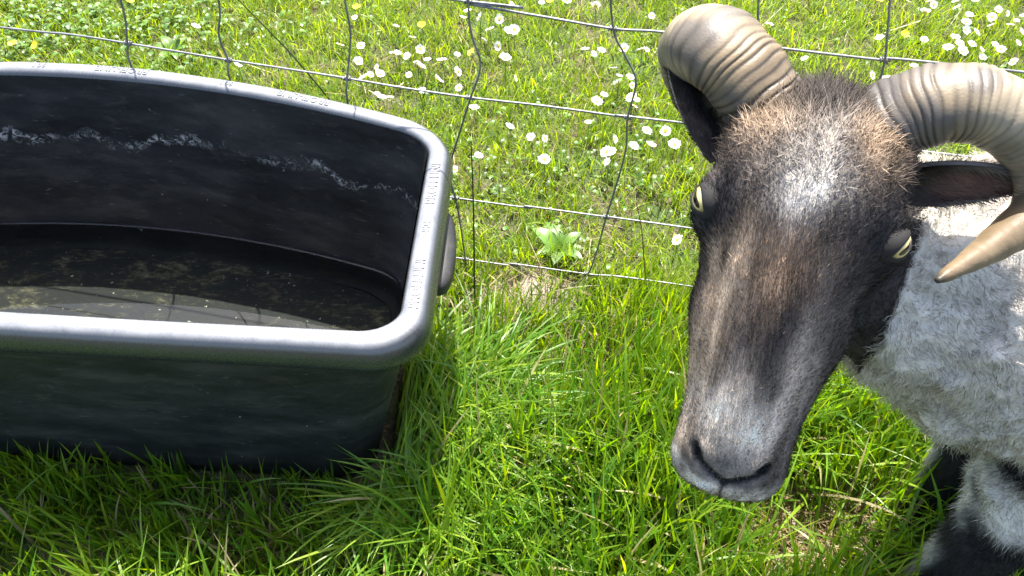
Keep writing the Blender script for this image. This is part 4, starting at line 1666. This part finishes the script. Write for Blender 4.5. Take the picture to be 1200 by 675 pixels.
DREG = [(1150, 20, 'in the thick drift of daisies at the upper right corner'), (1130, 52, 'in the daisy drift right above the arch of the right horn'), (1030, 92, 'just left of the right horn below the top wire'), (1080, 5, 'at the top edge right of the straight stay wire'), (1070, 62, 'right beside the top wire left of the right horn'),
        (885, 27, 'between the two horns above the top wire'), (944, 69, 'alone between the two horns just below the top wire'), (755, 20, 'right of the bent stay above the top wire near the left horn'), (690, 4, 'at the top edge above the top fence wire'), (700, 60, 'left of the bent stay below the top wire'), (750, 60, 'between the bent stay and the left horn'),
        (728, 95, 'close around the bent stay above the second wire'), (705, 118, 'left of the bent stay on the second wire'), (770, 162, 'below the second wire left of the ram ear'), (716, 178, 'around the bent stay below the second wire'), (625, 165, 'alone in the open grass below the second wire'), (600, 150, 'alone right of the trough corner below the second wire'),
        (796, 280, 'beside the ram face above the lowest wire'), (548, 192, 'just right of the far corner of the trough'), (593, 30, 'right of the first bent stay below the top wire'), (590, 75, 'between the two bent stays above the second wire'), (440, 85, 'in the cluster above the second wire behind the trough corner'), (480, 65, 'in the cluster left of the first bent stay'), (530, 85, 'right beside the first bent stay'), (450, 111, 'just above the far rim near the trough corner'), (410, 35, 'near the stay behind the middle of the far rim'), (230, 32, 'alone behind the far rim at the left'), (275, 76, 'at the wire knot close above the far rim')]


def daisy_label(px, py):
    d = min(DREG, key=lambda q: (q[0] - px) ** 2 + (1.5 * (q[1] - py)) ** 2)
    return 'small white daisy ' + d[2], 'daisies ' + d[2]


for i, (px, py) in enumerate(DA):
    hgt = random.uniform(.045, .075)
    f = on_plane(px, py, hgt)
    gz = float(ground_z(f[:1], f[1:2])[0])
    root = empty('daisy', (f[0] + random.uniform(-.006, .006), f[1] + random.uniform(-.006, .006), gz))
    lab, grp = daisy_label(px, py)
    tag(root, lab, 'daisy', grp)
    pet, dsc = pv[i % 4]
    hz = hgt - gz
    s_ = bpy.data.objects.new('stem', stem_me[i % 2]); s_.scale = (1, 1, hz); s_.parent = root; col.objects.link(s_)
    sz = random.uniform(.60, 1.05)
    rot = (random.gauss(-.10, .42), random.gauss(-.08, .42), random.uniform(0, 6.28))
    p_ = bpy.data.objects.new('petals', pet); p_.location = (0, 0, hz); p_.scale = (sz,) * 3; p_.rotation_euler = rot; p_.parent = root; col.objects.link(p_)
    d_ = bpy.data.objects.new('flower_disc', dsc); d_.parent = p_; col.objects.link(d_)

bpet, bdsc = flower_meshes(.0095, 5, .45, .0105, .05, 77, .28)
bpet.materials.append(m_butter); bdsc.materials.append(m_disc)
BU = [(152, 2, 'yellow buttercup at the upper left beside the first stay wire'), (42, 53, 'yellow buttercup low in the weeds behind the left end of the rim'), (15, 52, 'leftmost yellow buttercup close above the trough rim'),
      (418, 9, 'yellow buttercup near the top edge behind the trough corner'), (494, 30, 'yellow buttercup among the daisies behind the trough corner'), (553, 62, 'yellow buttercup right beside the bent stay wire'),
      (645, 2, 'yellow buttercup at the top edge above the top fence wire'), (1060, 41, 'yellow buttercup between the ram horns beside the straight stay'), (1030, 1, 'yellow buttercup at the top edge above the right horn')]
for i, (px, py, lab) in enumerate(BU):
    hgt = .055
    f = on_plane(px, py, hgt)
    gz = float(ground_z(f[:1], f[1:2])[0])
    root = empty('buttercup', (f[0], f[1], gz))
    tag(root, lab, 'buttercup', 'buttercups in the grass')
    s_ = bpy.data.objects.new('stem', stem_me[i % 2]); s_.scale = (1, 1, hgt - gz); s_.parent = root; col.objects.link(s_)
    p_ = bpy.data.objects.new('petals', bpet); p_.location = (0, 0, hgt - gz); p_.rotation_euler = (random.gauss(0, .3), random.gauss(0, .3), random.uniform(0, 6)); p_.parent = root; col.objects.link(p_)
    d_ = bpy.data.objects.new('flower_disc', bdsc); d_.parent = p_; col.objects.link(d_)
